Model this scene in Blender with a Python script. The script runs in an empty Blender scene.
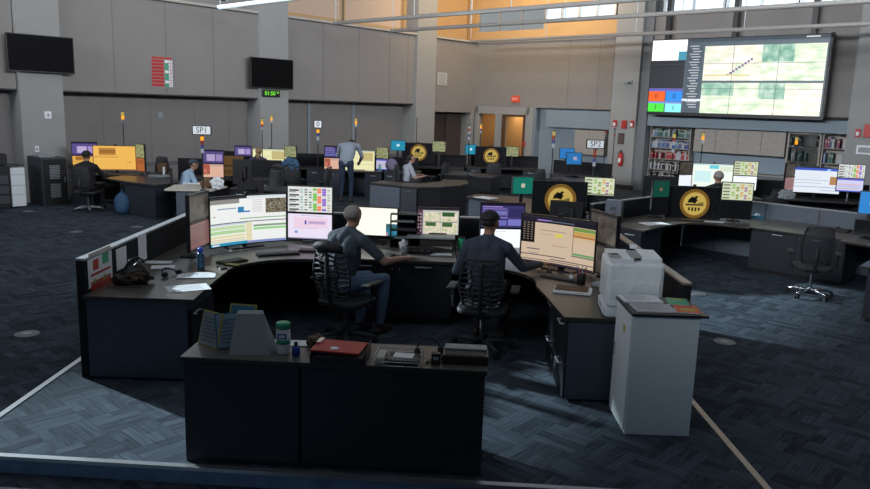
import bpy, bmesh, math, random
from mathutils import Vector, Matrix
random.seed(7)
C = bpy.context.scene.collection
PI = math.pi
D2R = math.radians
# ------------------------------------------------------------------ camera model
F, PT, RL, H = 741.0, D2R(10.45), D2R(1.88), 2.5
DL, DB = -18.8, 23.05                       # left and back wall planes (room frame)
RA = D2R(41.9)                              # the room is turned by this angle to the desks
NL = Vector((math.cos(RA), -math.sin(RA), 0)); NB = Vector((math.sin(RA), math.cos(RA), 0))
def ray(px, py):
    x = (px-435)/F; y = -(py-244.5)/F
    X = x*math.cos(RL)-y*math.sin(RL); Y = x*math.sin(RL)+y*math.cos(RL)
    return Vector((X, math.cos(PT)+Y*math.sin(PT), -math.sin(PT)+Y*math.cos(PT)))
def onz(px, py, z):
    r = ray(px, py); t = (z-H)/r.z; return Vector((r.x*t, r.y*t, z))
def ony(px, py, y):
    r = ray(px, py); t = y/r.y; return Vector((r.x*t, y, H+r.z*t))
def room(px, py, d, wall):                  # -> room coords (xr, yr, z) of a point on a wall-parallel plane
    r = ray(px, py); n = NL if wall == 'L' else NB
    t = d/n.dot(r); p = r*t
    return Vector((p.dot(NL), p.dot(NB), p.z+H))
def r2w(x, y, z=0): return NL*x+NB*y+Vector((0, 0, z))
# ------------------------------------------------------------------ materials
MATS = {}
def mat(name, col, rough=.6, metal=0., noise=.12, scale=20., bump=0., spec=.5, alpha=1., trans=0.):
    if name in MATS: return MATS[name]
    m = bpy.data.materials.new(name); m.use_nodes = True; nt = m.node_tree; N = nt.nodes; L = nt.links
    b = N['Principled BSDF']; b.inputs['Roughness'].default_value = rough; b.inputs['Metallic'].default_value = metal
    b.inputs['Specular IOR Level'].default_value = spec
    if trans: b.inputs['Transmission Weight'].default_value = trans
    tc = N.new('ShaderNodeTexCoord'); nz = N.new('ShaderNodeTexNoise'); nz.inputs['Scale'].default_value = scale; nz.inputs['Detail'].default_value = 4
    L.new(tc.outputs['Object'], nz.inputs['Vector'])
    mx = N.new('ShaderNodeMix'); mx.data_type = 'RGBA'
    c = list(col)[:3]
    mx.inputs['A'].default_value = [v*(1-noise) for v in c]+[1]; mx.inputs['B'].default_value = [min(1, v*(1+noise)) for v in c]+[1]
    L.new(nz.outputs['Fac'], mx.inputs['Factor']); L.new(mx.outputs['Result'], b.inputs['Base Color'])
    if bump:
        bp = N.new('ShaderNodeBump'); bp.inputs['Strength'].default_value = bump; bp.inputs['Distance'].default_value = .01
        L.new(nz.outputs['Fac'], bp.inputs['Height']); L.new(bp.outputs['Normal'], b.inputs['Normal'])
    MATS[name] = m; return m
def emat(col, s=1., name=None):
    key = name or 'glow_%02x%02x%02x_%d' % (tuple(int(v*255) for v in col)+(int(s*100),))
    if key in MATS: return MATS[key]
    m = bpy.data.materials.new(key); m.use_nodes = True; N = m.node_tree.nodes; L = m.node_tree.links
    b = N['Principled BSDF']; b.inputs['Base Color'].default_value = (.01, .01, .01, 1); b.inputs['Roughness'].default_value = .35
    b.inputs['Emission Color'].default_value = tuple(v**2.2 for v in col)+(1,); b.inputs['Emission Strength'].default_value = s
    MATS[key] = m; return m
def nmat(key, cols, scale, s=1., st=1.):                  # picture-like noise on a lit screen
    if key in MATS: return MATS[key]
    m = emat((1, 1, 1), s, key); N = m.node_tree.nodes; L = m.node_tree.links; b = N['Principled BSDF']
    tc = N.new('ShaderNodeTexCoord'); nz = N.new('ShaderNodeTexNoise'); nz.inputs['Scale'].default_value = scale; nz.inputs['Detail'].default_value = 6
    mp = N.new('ShaderNodeMapping'); mp.inputs['Scale'].default_value = (1, 1, st); L.new(tc.outputs['Object'], mp.inputs['Vector']); L.new(mp.outputs['Vector'], nz.inputs['Vector'])
    cr = N.new('ShaderNodeValToRGB'); e = cr.color_ramp.elements
    while len(e) < len(cols): e.new(.5)
    for i, c in enumerate(cols):
        e[i].position = .32+.36*i/(len(cols)-1); e[i].color = tuple(v**2.2 for v in c)+(1,)
    L.new(nz.outputs['Fac'], cr.inputs['Fac']); L.new(cr.outputs['Color'], b.inputs['Emission Color'])
    return m
# ------------------------------------------------------------------ mesh builder
class MB:
    def __init__(s): s.bm = bmesh.new(); s.mats = []
    def mi(s, m):
        if m not in s.mats: s.mats.append(m)
        return s.mats.index(m)
    def _add(s, verts, faces, m=None, M=None, smooth=False):
        vs = [s.bm.verts.new(M @ Vector(v) if M else v) for v in verts]; out = []
        i = s.mi(m) if m else 0
        for f in faces:
            try: fc = s.bm.faces.new([vs[k] for k in f])
            except ValueError: continue
            fc.material_index = i; fc.smooth = smooth; out.append(fc)
        return vs
    def box(s, cx, cy, cz, sx, sy, sz, m=None, M=None, bev=0.):
        x, y, z = sx/2, sy/2, sz/2
        V = [(cx+a*x, cy+b*y, cz+c*z) for a in (-1, 1) for b in (-1, 1) for c in (-1, 1)]
        Fs = [(0, 1, 3, 2), (4, 6, 7, 5), (0, 4, 5, 1), (2, 3, 7, 6), (0, 2, 6, 4), (1, 5, 7, 3)]
        vs = s._add(V, Fs, m, M)
        if bev:
            es = list({e for v in vs for e in v.link_edges})
            r = bmesh.ops.bevel(s.bm, geom=es, offset=bev, segments=2, profile=.5, affect='EDGES', clamp_overlap=True)
        return s
    def b2(s, x0, x1, y0, y1, z0, z1, m=None, M=None, bev=0.):
        return s.box((x0+x1)/2, (y0+y1)/2, (z0+z1)/2, abs(x1-x0), abs(y1-y0), abs(z1-z0), m, M, bev)
    def prism(s, pts, z0, z1, m=None, M=None):
        n = len(pts)
        a = sum(pts[i][0]*pts[(i+1) % n][1]-pts[(i+1) % n][0]*pts[i][1] for i in range(n))
        if a < 0: pts = pts[::-1]
        V = [(p[0], p[1], z0) for p in pts]+[(p[0], p[1], z1) for p in pts]
        Fs = [tuple(range(n-1, -1, -1)), tuple(range(n, 2*n))]+[(i, (i+1) % n, n+(i+1) % n, n+i) for i in range(n)]
        s._add(V, Fs, m, M); return s
    def cyl(s, x, y, z0, z1, r0, r1=None, m=None, M=None, n=16):
        r1 = r0 if r1 is None else r1
        V = [(x+r0*math.cos(2*PI*i/n), y+r0*math.sin(2*PI*i/n), z0) for i in range(n)]+[(x+r1*math.cos(2*PI*i/n), y+r1*math.sin(2*PI*i/n), z1) for i in range(n)]
        s._add(V, [tuple(range(n-1, -1, -1)), tuple(range(n, 2*n))], m, M)
        # side faces smooth
        V2 = V; s._add(V2, [(i, (i+1) % n, n+(i+1) % n, n+i) for i in range(n)], m, M, True); return s
    def lathe(s, prof, m=None, M=None, n=20):
        V = []; Fs = []
        for r, z in prof: V += [(r*math.cos(2*PI*i/n), r*math.sin(2*PI*i/n), z) for i in range(n)]
        for k in range(len(prof)-1): Fs += [(k*n+i, k*n+(i+1) % n, (k+1)*n+(i+1) % n, (k+1)*n+i) for i in range(n)]
        Fs += [tuple(range(n-1, -1, -1)), tuple(range((len(prof)-1)*n, len(prof)*n))]
        s._add(V, Fs, m, M, True); return s
    def tube(s, pts, r, m=None, M=None, n=8):
        pts = [Vector(p) for p in pts]; V = []; Fs = []; k = len(pts)
        for i, p in enumerate(pts):
            d = (pts[min(i+1, k-1)]-pts[max(i-1, 0)]).normalized()
            a = d.cross(Vector((0, 0, 1)) if abs(d.z) < .95 else Vector((1, 0, 0))).normalized(); b = d.cross(a)
            rr = r[i] if isinstance(r, (list, tuple)) else r
            V += [p+(a*math.cos(2*PI*j/n)+b*math.sin(2*PI*j/n))*rr for j in range(n)]
        for i in range(k-1): Fs += [(i*n+j, i*n+(j+1) % n, (i+1)*n+(j+1) % n, (i+1)*n+j) for j in range(n)]
        Fs += [tuple(range(n-1, -1, -1)), tuple(range((k-1)*n, k*n))]
        s._add(V, Fs, m, M, True); return s
    def ell(s, c, r, m=None, M=None, n=16, k=10, cut=None):
        T = Matrix.Translation(c) @ Matrix.Diagonal((r[0], r[1], r[2], 1))
        if M: T = M @ T
        V = [(0, 0, -1)]; Fs = []
        for a in range(1, k):
            t = -PI/2+PI*a/k; V += [(math.cos(t)*math.cos(2*PI*j/n), math.cos(t)*math.sin(2*PI*j/n), math.sin(t)) for j in range(n)]
        V.append((0, 0, 1)); top = len(V)-1
        for j in range(n): Fs.append((0, 1+(j+1) % n, 1+j)); Fs.append((top, top-n+j, top-n+(j+1) % n))
        for a in range(k-2): Fs += [(1+a*n+j, 1+a*n+(j+1) % n, 1+(a+1)*n+(j+1) % n, 1+(a+1)*n+j) for j in range(n)]
        if cut: Fs = [f for f in Fs if all(cut(Vector(V[i])) for i in f)]
        s._add(V, Fs, m, T, True); return s
    def build(s, name, m=None, parent=None, loc=None, rot=None, solid=0):
        me = bpy.data.meshes.new(name)
        bmesh.ops.recalc_face_normals(s.bm, faces=s.bm.faces[:]); s.bm.to_mesh(me); s.bm.free()
        if s.mats:
            for q in s.mats: me.materials.append(q)
        elif m: me.materials.append(m)
        o = bpy.data.objects.new(name, me); C.objects.link(o)
        if parent: o.parent = parent
        if loc is not None: o.location = loc
        if rot is not None: o.rotation_euler = rot if isinstance(rot, (tuple, list)) else (0, 0, rot)
        if solid:
            md = o.modifiers.new('thick', 'SOLIDIFY'); md.thickness = solid
        return o
def tag(o, label, cat, group=None):
    o['label'] = label; o['category'] = cat
    if group: o['group'] = group
    return o
def empty(name, loc, rz, label, cat, group=None):
    o = bpy.data.objects.new(name, None); C.objects.link(o); o.empty_display_size = .1
    o.location = loc; o.rotation_euler = (0, 0, rz); return tag(o, label, cat, group)
def struct(o): o['kind'] = 'structure'; return o
def dup(root, loc, rz, label, group=None):
    r = root.copy(); C.objects.link(r); r.location = loc; r.rotation_euler = (0, 0, rz); r['label'] = label
    if group: r['group'] = group
    for ch in list(root.children):
        c = ch.copy(); C.objects.link(c); c.parent = r
        for g in ch.children: d = g.copy(); C.objects.link(d); d.parent = c
    return r
def text_mb(mb, s, size, m, M, align='CENTER'):            # flat lettering turned into mesh; lies in M's xy plane
    cu = bpy.data.curves.new('t', 'FONT'); cu.body = s; cu.size = size; cu.align_x = align; cu.align_y = 'CENTER'; cu.extrude = .0005
    o = bpy.data.objects.new('t', cu); C.objects.link(o); dg = bpy.context.evaluated_depsgraph_get(); dg.update()
    me = bpy.data.meshes.new_from_object(o.evaluated_get(dg)); i = mb.mi(m); n0 = len(mb.bm.faces)
    me.transform(M); mb.bm.from_mesh(me); mb.bm.faces.ensure_lookup_table()
    for f in mb.bm.faces[n0:]: f.material_index = i
    bpy.data.objects.remove(o); bpy.data.meshes.remove(me); bpy.data.curves.remove(cu)
UP = Matrix.Rotation(PI/2, 4, 'X')                          # xy plane -> xz plane, facing -y
def upM(x, y, z): return Matrix.Translation((x, y, z)) @ UP

M = dict(
 pull=mat('satin_pull', (.7, .74, .78), .35, .2), sidep=mat('blue_grey_side_panel', (.062, .084, .112), .5, scale=6),
 black=mat('black_plastic', (.012, .012, .014), .4), blackm=mat('black_matte', (.010, .010, .012), .7),
 chair=mat('charcoal_mesh', (.022, .024, .028), .6, scale=200, bump=.2), dgrey=mat('dark_grey_plastic', (.05, .055, .065), .5),
 lam=mat('charcoal_laminate', (.025, .031, .043), .5, scale=6), lamd=mat('dark_laminate', (.016, .019, .027), .5, scale=6),
 wood=mat('worktop_laminate', (.105, .095, .085), .33, scale=14, noise=.25), edge=mat('worktop_edge', (.03, .028, .026), .4),
 grey=mat('blue_grey_panel', (.10, .125, .16), .55, scale=8), fabp=mat('black_panel_fabric', (.008, .009, .012), .9, scale=120, bump=.2),
 alu=mat('brushed_aluminium', (.55, .57, .6), .35, .8), chrome=mat('polished_chrome', (.7, .72, .75), .2, 1.), steel=mat('grey_steel', (.35, .37, .4), .4, .7),
 white=mat('white_plastic', (.8, .86, .9), .4), paper=mat('white_paper', (.86, .88, .92), .8), offw=mat('cream_paper', (.6, .57, .5), .8),
 cab=mat('pale_grey_cabinet', (.68, .8, .87), .45, scale=5, noise=.04), wcab=mat('white_cabinet_side', (.82, .88, .9), .5, scale=5, noise=.04),
 skin=mat('skin', (.42, .24, .17), .55), skin2=mat('skin_tan', (.36, .2, .13), .55),
 hairg=mat('grey_hair', (.3, .28, .26), .8, scale=90, noise=.4), hairb=mat('dark_hair', (.015, .012, .01), .6, scale=90), hairy=mat('blond_hair', (.3, .2, .1), .7, scale=90, noise=.3),
 polo=mat('slate_polo_cloth', (.06, .08, .105), .85, scale=60, bump=.3), navy=mat('navy_cloth', (.04, .055, .085), .85, scale=60, bump=.3),
 jean=mat('blue_denim', (.12, .2, .32), .85, scale=80, noise=.3, bump=.3), darkc=mat('black_cloth', (.01, .01, .013), .9, scale=60), pant=mat('dark_trouser_cloth', (.02, .022, .028), .85),
 shoe=mat('brown_leather', (.05, .028, .02), .5), jeand=mat('dark_denim', (.02, .035, .07), .85), lblue=mat('light_blue_cloth', (.3, .42, .55), .85), purple=mat('purple_cloth', (.06, .04, .12), .85), hood=mat('grey_hoodie_cloth', (.26, .3, .36), .9), lgrey=mat('light_grey_cloth', (.38, .42, .48), .9),
 lav=mat('lavender_cloth', (.2, .17, .28), .85), blued=mat('blue_nylon', (.03, .09, .18), .7),
 red=mat('red_plastic', (.5, .02, .02), .4), redc=mat('red_clipboard', (.5, .03, .02), .45), green=mat('green_plastic', (.03, .4, .2), .4), yellow=mat('yellow_card', (.5, .42, .08), .7),
 brown=mat('brown_bag_cloth', (.16, .09, .05), .8, scale=30, noise=.4, bump=.6), bag=mat('black_leather', (.025, .021, .02), .4, scale=30, bump=.6), blue=mat('blue_plastic', (.02, .06, .35), .35),
 bottle=mat('blue_tinted_plastic', (.05, .12, .2), .15), orange=mat('orange_card', (.75, .14, .05), .6), teal=mat('teal_paper', (.05, .2, .3), .7), greyp=mat('grey_plastic', (.29, .33, .35), .5),
 floordisc=mat('floor_outlet_metal', (.17, .19, .21), .45, .4))

# ------------------------------------------------------------------ the room shell
def wall_mat(name, c, joints=1.2):
    m = mat(name, c, .85, noise=.06, scale=2.5); N = m.node_tree.nodes; L = m.node_tree.links
    return m
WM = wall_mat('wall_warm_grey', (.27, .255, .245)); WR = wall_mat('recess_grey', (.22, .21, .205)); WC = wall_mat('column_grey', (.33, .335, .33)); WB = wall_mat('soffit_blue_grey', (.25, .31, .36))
GROOVE = mat('panel_joint', (.205, .195, .185), .9); ORG = mat('amber_clerestory_plaster', (.56, .36, .17), .8, scale=1.5, noise=.1)
def carpet():
    m = bpy.data.materials.new('plank_carpet'); m.use_nodes = True; N = m.node_tree.nodes; L = m.node_tree.links; b = N['Principled BSDF']
    b.inputs['Roughness'].default_value = .95; b.inputs['Specular IOR Level'].default_value = .1
    tc = N.new('ShaderNodeNewGeometry'); mp = N.new('ShaderNodeMapping'); L.new(tc.outputs['Position'], mp.inputs['Vector']); mp.inputs['Rotation'].default_value = (0, 0, RA)
    def math_(op, a, b_=None):
        x = N.new('ShaderNodeMath'); x.operation = op
        for k, v in ((0, a), (1, b_)):
            if v is None: continue
            if isinstance(v, (int, float)): x.inputs[k].default_value = v
            else: L.new(v, x.inputs[k])
        return x.outputs[0]
    def branch(rot):
        mq = N.new('ShaderNodeMapping'); mq.inputs['Rotation'].default_value = (0, 0, rot); L.new(mp.outputs['Vector'], mq.inputs['Vector'])
        br = N.new('ShaderNodeTexBrick'); br.inputs['Scale'].default_value = 1; br.inputs['Brick Width'].default_value = .36; br.inputs['Row Height'].default_value = .09
        br.inputs['Mortar Size'].default_value = .003; br.inputs['Color1'].default_value = (.1, .1, .1, 1); br.inputs['Color2'].default_value = (.9, .9, .9, 1); br.inputs['Mortar'].default_value = (0, 0, 0, 1)
        L.new(mq.outputs['Vector'], br.inputs['Vector'])
        ms = N.new('ShaderNodeMapping'); ms.inputs['Scale'].default_value = (4, 46, 1); L.new(mq.outputs['Vector'], ms.inputs['Vector'])
        nz = N.new('ShaderNodeTexNoise'); nz.inputs['Scale'].default_value = 1; nz.inputs['Detail'].default_value = 5; nz.inputs['Roughness'].default_value = .7; L.new(ms.outputs['Vector'], nz.inputs['Vector'])
        return math_('ADD', math_('MULTIPLY', br.outputs['Color'], .34), math_('MULTIPLY', nz.outputs['Fac'], .9))
    a = branch(0); c = branch(PI/2)
    vo = N.new('ShaderNodeTexChecker'); vo.inputs['Scale'].default_value = 1/.36; L.new(mp.outputs['Vector'], vo.inputs['Vector'])
    n2 = N.new('ShaderNodeTexNoise'); n2.inputs['Scale'].default_value = .8; L.new(mp.outputs['Vector'], n2.inputs['Vector'])
    x = N.new('ShaderNodeMix'); L.new(vo.outputs['Fac'], x.inputs[0]); L.new(a, x.inputs[2]); L.new(c, x.inputs[3])
    v = math_('ADD', x.outputs[0], math_('MULTIPLY', n2.outputs['Fac'], .12))
    cr = N.new('ShaderNodeValToRGB'); e = cr.color_ramp.elements; e[0].position = .38; e[0].color = (.013, .018, .028, 1); e[1].position = 1.; e[1].color = (.11, .14, .175, 1)
    L.new(v, cr.inputs['Fac']); L.new(cr.outputs['Color'], b.inputs['Base Color'])
    return m
CARPET = carpet()
o = MB(); o.b2(-19.9, 12, -9, 24.0, -.1, 0); struct(o.build('floor', CARPET, rot=-RA))
# raised platform that carries the front pod
pf = lambda x: 4.60-.053*(x+2.5)
o = MB(); o.prism([(-3.2, pf(-3.2)), (2.2, pf(2.2)), (2.2, 9.6), (-3.2, 9.6)], 0, .12, CARPET); struct(o.build('floor_platform'))
o = MB(); n = .05
o.prism([(-3.25, pf(-3.2)-.035), (2.25, pf(2.2)-.035), (2.25, pf(2.2)+.012), (-3.25, pf(-3.2)+.012)], .1, .126, M['alu'])
o.prism([(-3.25, pf(-3.2)-.02), (2.25, pf(2.2)-.02), (2.25, pf(2.2)-.002), (-3.25, pf(-3.2)-.002)], 0, .1, mat('riser_blue_grey', (.2, .32, .5), .5, scale=9, noise=.4)); struct(o.build('trim_1'))
o = MB(); o.b2(-3.25, -3.2, 4.62, 9.6, .0, .126); struct(o.build('trim_2', M['alu']))
o = MB(); o.b2(2.2, 2.25, 4.35, 9.6, .0, .126); struct(o.build('trim_3', mat('warm_aluminium_strip', (.5, .42, .35), .4, .6)))

def rb(mb, x0, x1, y0, y1, z0, z1, m=None): return mb.b2(x0, x1, y0, y1, z0, z1, m)
# left wall: upper band, recess below the soffit, columns, clerestory
SZ = 2.62; LZ = 5.0; RD = .55
o = MB()
rb(o, DL-RD-.3, DL, 7.4, 20.6, SZ, LZ, WM)                       # upper band / soffit
rb(o, DL-RD-.3, DL, -6, 6.4, SZ, LZ, WM)
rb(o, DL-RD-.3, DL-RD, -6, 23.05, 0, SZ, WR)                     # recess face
rb(o, DL-RD-.3, DL, 20.6, 23.05, 2.36, LZ, WM)                   # wall over the dark opening
for s in (8.7, 10.1, 11.5, 15.4, 16.9, 18.3, 19.2):
    rb(o, DL, DL+.004, s-.012, s+.012, SZ+.02, LZ-.02, GROOVE)
for s in (8.6, 9.9, 11.2, 12.3): rb(o, DL-RD, DL-RD+.004, s-.012, s+.012, .75, SZ, GROOVE)
struct(o.build('wall_left', rot=-RA))
o = MB()
for a, b in ((15.2, 15.3), (17.1, 17.2)): rb(o, DL-RD, DL-RD+.03, a, b, .8, SZ, WB)
rb(o, DL-RD, DL-RD+.03, 7.4, 12.9, .70, .80, mat('dado_strip', (.12, .12, .13), .6)); rb(o, DL-RD, DL-RD+.03, 14.1, 19.6, .70, .80, mat('dado_strip', (.12, .12, .13), .6))
rb(o, DL-RD, DL-.02, 7.4, 20.3, SZ-.03, SZ, mat('soffit_dark_trim', (.08, .08, .09), .7)); rb(o, DL-RD, DL-.02, -6, 6.4, SZ-.03, SZ, mat('soffit_dark_trim', (.08, .08, .09), .7))  # thin dark trim below the soffit
struct(o.build('trim_4', rot=-RA))
for i, (s0, s1, hh) in enumerate(((6.42, 7.38, 5.05), (12.95, 13.95, 7.4), (19.55, 20.55, 7.4))):
    o = MB(); rb(o, DL-RD-.2, DL+.12, s0, s1, 0, hh, WC); struct(o.build('wall_column_%d' % (i+1), rot=-RA))
o = MB(); rb(o, DL-.05, DL+.10, -6, 6.42, LZ, LZ+.07); rb(o, DL-.05, DL+.10, 7.38, 12.95, LZ, LZ+.07); rb(o, DL-.05, DL+.10, 13.95, 19.55, LZ, LZ+.07); rb(o, DL-.05, DL+.10, 20.55, 23.05, LZ, LZ+.07)
struct(o.build('trim_5', mat('ledge_pale', (.45, .42, .38), .6), rot=-RA))
# clerestory of the left wall: openings above the ledge let the sun in, shades further on
SHADE = mat('beige_roller_shade', (.62, .47, .36), .8, noise=.05)
o = MB()
rb(o, DL-.75, DL-.6, -6, 12.4, LZ, 5.3, WM); rb(o, DL-.75, DL-.6, -6, 12.4, 6.75, 8.2, WM)
rb(o, DL-.75, DL-.6, 12.4, 23.05, LZ, 8.2, WM)
rb(o, DL-.75, DL-.6, -6, -2.2, 5.3, 6.75, WM)
for s in (1.0, 4.2): rb(o, DL-.75, DL-.6, s-.06, s+.06, 5.3, 6.75, WM)
rb(o, DL-.8, DL, -6, 23.05, LZ-.03, LZ, WM)
struct(o.build('wall_left_clerestory', rot=-RA))
for i, (a, b, m_) in enumerate(((14.2, 16.6, SHADE), (16.7, 19.4, SHADE))):
    o = MB(); rb(o, DL-.58, DL-.56, a+.05, b-.05, 5.25, 7.8, m_); rb(o, DL-.6, DL-.54, a, a+.05, 5.2, 7.85, ORG); rb(o, DL-.6, DL-.54, b-.05, b, 5.2, 7.85, ORG); rb(o, DL-.6, DL-.54, a, b, 5.15, 5.25, ORG)
    struct(o.build('window_%d' % (i+1), rot=-RA))
o = MB(); rb(o, DL-.6, DL-.52, 20.6, 23.0, LZ+.05, 8.0, ORG); rb(o, DL-.58, DL-.45, 19.4, 19.6, LZ+.05, 8., ORG); struct(o.build('trim_6', rot=-RA))
# left-most recess door
o = MB(); rb(o, DL-RD, DL-RD+.03, 4.0, 5.95, 0, 2.25, mat('pale_blue_door', (.2, .27, .36), .5)); rb(o, DL-RD, DL-RD+.06, 5.95, 6.03, 0, 2.33, WC); rb(o, DL-RD, DL-RD+.06, 4.0, 6.03, 2.25, 2.33, WC)
struct(o.build('door_1', rot=-RA))
# dark opening in the left wall, its darkness painted on flat panels
o = MB(); rb(o, DL-RD+.001, DL-RD+.03, 20.75, 22.85, 0, 2.3, mat('opening_dark_brown', (.045, .034, .03), .7)); rb(o, DL-RD+.03, DL-RD+.07, 21.9, 22.85, 0, 2.3, mat('opening_dark_brown2', (.07, .052, .045), .7))
struct(o.build('door_2', rot=-RA))
o = MB(); rb(o, DL-RD, DL+.03, 22.8, 22.95, 0, 2.36); rb(o, DL-RD, DL, 20.55, 20.7, 0, 2.36); struct(o.build('trim_7', WC, rot=-RA))

# back wall (runs along room x)
BX0, BX1 = -19.35, 1.5
o = MB()
rb(o, BX0, -12.85, DB, DB+.3, 2.62, LZ, WM); rb(o, -18.9, -18.65, DB, DB+.3, 0, 2.62, WC)
rb(o, -18.9, -16.2, DB, DB+.3, 2.34, 2.62, WC); rb(o, -17.68, -17.42, DB, DB+.3, 0, 2.34, WC); rb(o, -16.35, -15.95, DB, DB+.3, 0, 2.62, WC)
rb(o, -15.95, -12.85, DB+.3, DB+.5, 0, 2.62, WB); rb(o, -16.0, -15.9, DB, DB+.5, 0, 2.62, WB)
rb(o, -15.45, -12.85, DB, DB+.3, 1.95, 2.55, WB)
rb(o, -11.45, BX1, DB, DB+.3, 2.55, LZ, WM)
rb(o, -11.45, BX1, DB-.02, DB+.2, 2.15, 2.55, WB)
rb(o, -11.45, BX1, DB+.6, DB+.8, 0, 2.55, mat('alcove_blue_grey', (.26, .33, .39), .7))
rb(o, BX0, -12.0, DB, DB+.3, LZ, 5.42, ORG); rb(o, -12.0, BX1, DB, DB+.3, LZ, 5.62, WM); rb(o, -15.75, -12., DB, DB+.3, 5.42, 5.62, ORG)
rb(o, BX0, BX1, DB, DB+.3, 6.6, 8.2, ORG); rb(o, BX0, -12.9, DB, DB+.3, 6.12, 6.6, ORG); rb(o, BX0, -18.8, DB, DB+.3, 5.42, 6.2, ORG)
for s in (-10.2, -8.2, -6.8, -14.6, -13.4): rb(o, s-.012, s+.012, DB-.004, DB, 2.64, LZ-.02, GROOVE)
struct(o.build('wall_back', rot=-RA))
o = MB()
rb(o, BX0, -12.85, DB-.08, DB+.05, LZ, LZ+.06); struct(o.build('trim_8', mat('ledge_pale', (.45, .42, .38), .6), rot=-RA))
for i, (a, b, f) in enumerate(((-12.7, -11.75, .25), (-5.4, -4.2, .4))):
    o = MB(); rb(o, a, b, DB-f, DB+.8, 0, 8.2, WC); rb(o, a-.02, b+.02, DB-f-.02, DB, 0, .15, mat('dark_base', (.03, .03, .035), .6)); struct(o.build('wall_column_%d' % (i+4), rot=-RA))
o = MB(); rb(o, -11.75, -11.45, DB-.1, DB+.8, 0, 8.2, wall_mat('column_shaded_side', (.2, .21, .22))); struct(o.build('wall_pier', rot=-RA))  # darker grey paints in the shade on the column's right side
# clerestory windows in the back wall
SKYG = emat((.88, .95, 1.), 1.5, 'daylit_glass')
wi = 3
DIMG = emat((.62, .66, .68), .7, 'shaded_glass')
o = MB(); rb(o, -18.8, -15.75, DB+.12, DB+.14, 5.42, 6.12, DIMG)
for k in range(4): rb(o, -18.8+k, -18.74+k, DB+.02, DB+.12, 5.42, 6.12, M['alu'])
rb(o, -18.8, -15.75, DB+.02, DB+.12, 5.38, 5.44, M['alu']); struct(o.build('window_12', rot=-RA))
for a, b, nb in ((-15.75, -12.95, 4), (-11.2, -9.3, 2), (-9.2, -7.2, 2), (-7.1, -5.4, 2)):
    o = MB(); rb(o, a, b, DB+.12, DB+.14, 5.62, 6.6, SKYG); fm = M['alu']
    for k in range(nb+1):
        s = a+(b-a)*k/nb; rb(o, s-.035, s+.035, DB+.02, DB+.12, 5.62, 6.6, fm)
    rb(o, a, b, DB+.02, DB+.12, 5.58, 5.66, fm); rb(o, a, b, DB+.02, DB+.12, 6.1, 6.16, fm)
    struct(o.build('window_%d' % wi, rot=-RA)); wi += 1
# corridor seen through the two doorways
WARM = mat('warm_corridor_plaster', (.5, .33, .16), .8, noise=.05); BRN = mat('brown_frame_wood', (.09, .04, .02), .5)
o = MB(); rb(o, -18.9, -15.9, DB+2.0, DB+2.1, 0, 2.7, WARM); rb(o, -19, -18.9, DB+.3, DB+2.1, 0, 2.7, WARM); rb(o, -17.6, -17.5, DB+.3, DB+2.1, 0, 2.7, WARM); rb(o, -16.0, -15.9, DB+.5, DB+2.1, 0, 2.7, WARM); rb(o, -19, -15.9, DB+.3, DB+2.1, 2.65, 2.7, WARM)
struct(o.build('wall_corridor', rot=-RA))
o = MB(); rb(o, -18.65, -18.6, DB-.03, DB+.1, 0, 2.34, WC); rb(o, -17.75, -17.68, DB-.03, DB+.1, 0, 2.34, WC); rb(o, -18.2, -17.75, DB+1.95, DB+2., 0, 2.0, mat('orange_wood_door', (.35, .12, .03), .45)); rb(o, -18.24, -18.2, DB+1.9, DB+2., 0, 2.05, BRN)
struct(o.build('door_3', rot=-RA))
o = MB(); rb(o, -17.42, -17.34, DB-.04, DB+.1, 0, 2.34, BRN); rb(o, -16.43, -16.35, DB-.04, DB+.1, 0, 2.34, BRN); rb(o, -17.42, -16.35, DB-.04, DB+.1, 2.26, 2.34, BRN)
struct(o.build('door_4', rot=-RA))
# ceiling
o = MB(); rb(o, -19.9, 12, -9, 25, 8.2, 8.4); struct(o.build('ceiling', mat('ceiling_white', (.6, .6, .58), .9), rot=-RA))

# wall things
def wall_L(name, px, py, sx, sz, dep, off=0.):      # returns world loc on the left wall
    p = room(px, py, DL+off, 'L'); return p
def televis(px0, px1, py, w, h, label):
    p = room((px0+px1)/2, py, DL+.25, 'L'); e = empty('television', r2w(*p), -RA+PI/2, label, 'television', 'wall mounted televisions')
    mb = MB(); mb.box(0, 0, 0, w, .06, h, bev=.008); mb.build('housing', M['black'], e)
    mb = MB(); mb.box(0, -.032, .005, w-.04, .004, h-.05); mb.build('screen', mat('tv_glass', (.003, .003, .004), .5, spec=.08), e)
    mb = MB(); mb.box(0, .075, 0, .3, .09, .25); mb.build('bracket', M['blackm'], e)
televis(8, 74, 54, 1.46, .84, 'black wall television hung high near the left edge, turned off')
televis(250, 294, 73.5, 1.5, .86, 'black wall television above the green digital clock')
p = room(162, 72.5, DL+.01, 'L'); e = empty('notice_board', r2w(*p), -RA+PI/2, 'tall wall board with red rows and a white and green column', 'board')
mb = MB(); mb.box(0, 0, 0, .62, .02, .8); mb.build('panel', mat('board_grey', (.3, .28, .28), .6), e)
mb = MB()
for k in range(8):
    z = .29-k*.088; mb.box(-.12, -.012, z, .34, .006, .07, M['red']); mb.box(.13, -.012, z, .1, .006, .07, M['green'] if k % 3 else M['paper']); mb.box(.24, -.012, z, .1, .006, .07, M['paper'])
    mb.box(.24, -.016, z, .03, .004, .035, M['redc'])
mb.box(0, -.012, .37, .56, .006, .05, M['redc']); mb.build('rows', None, e)
p = room(271, 93.5, DL+.16, 'L'); e = empty('digital_clock', r2w(*p), -RA+PI/2, 'small wall clock with glowing green digits under the television', 'clock')
mb = MB(); mb.box(0, 0, 0, .62, .05, .2, bev=.01); mb.build('case', M['black'], e)
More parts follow.
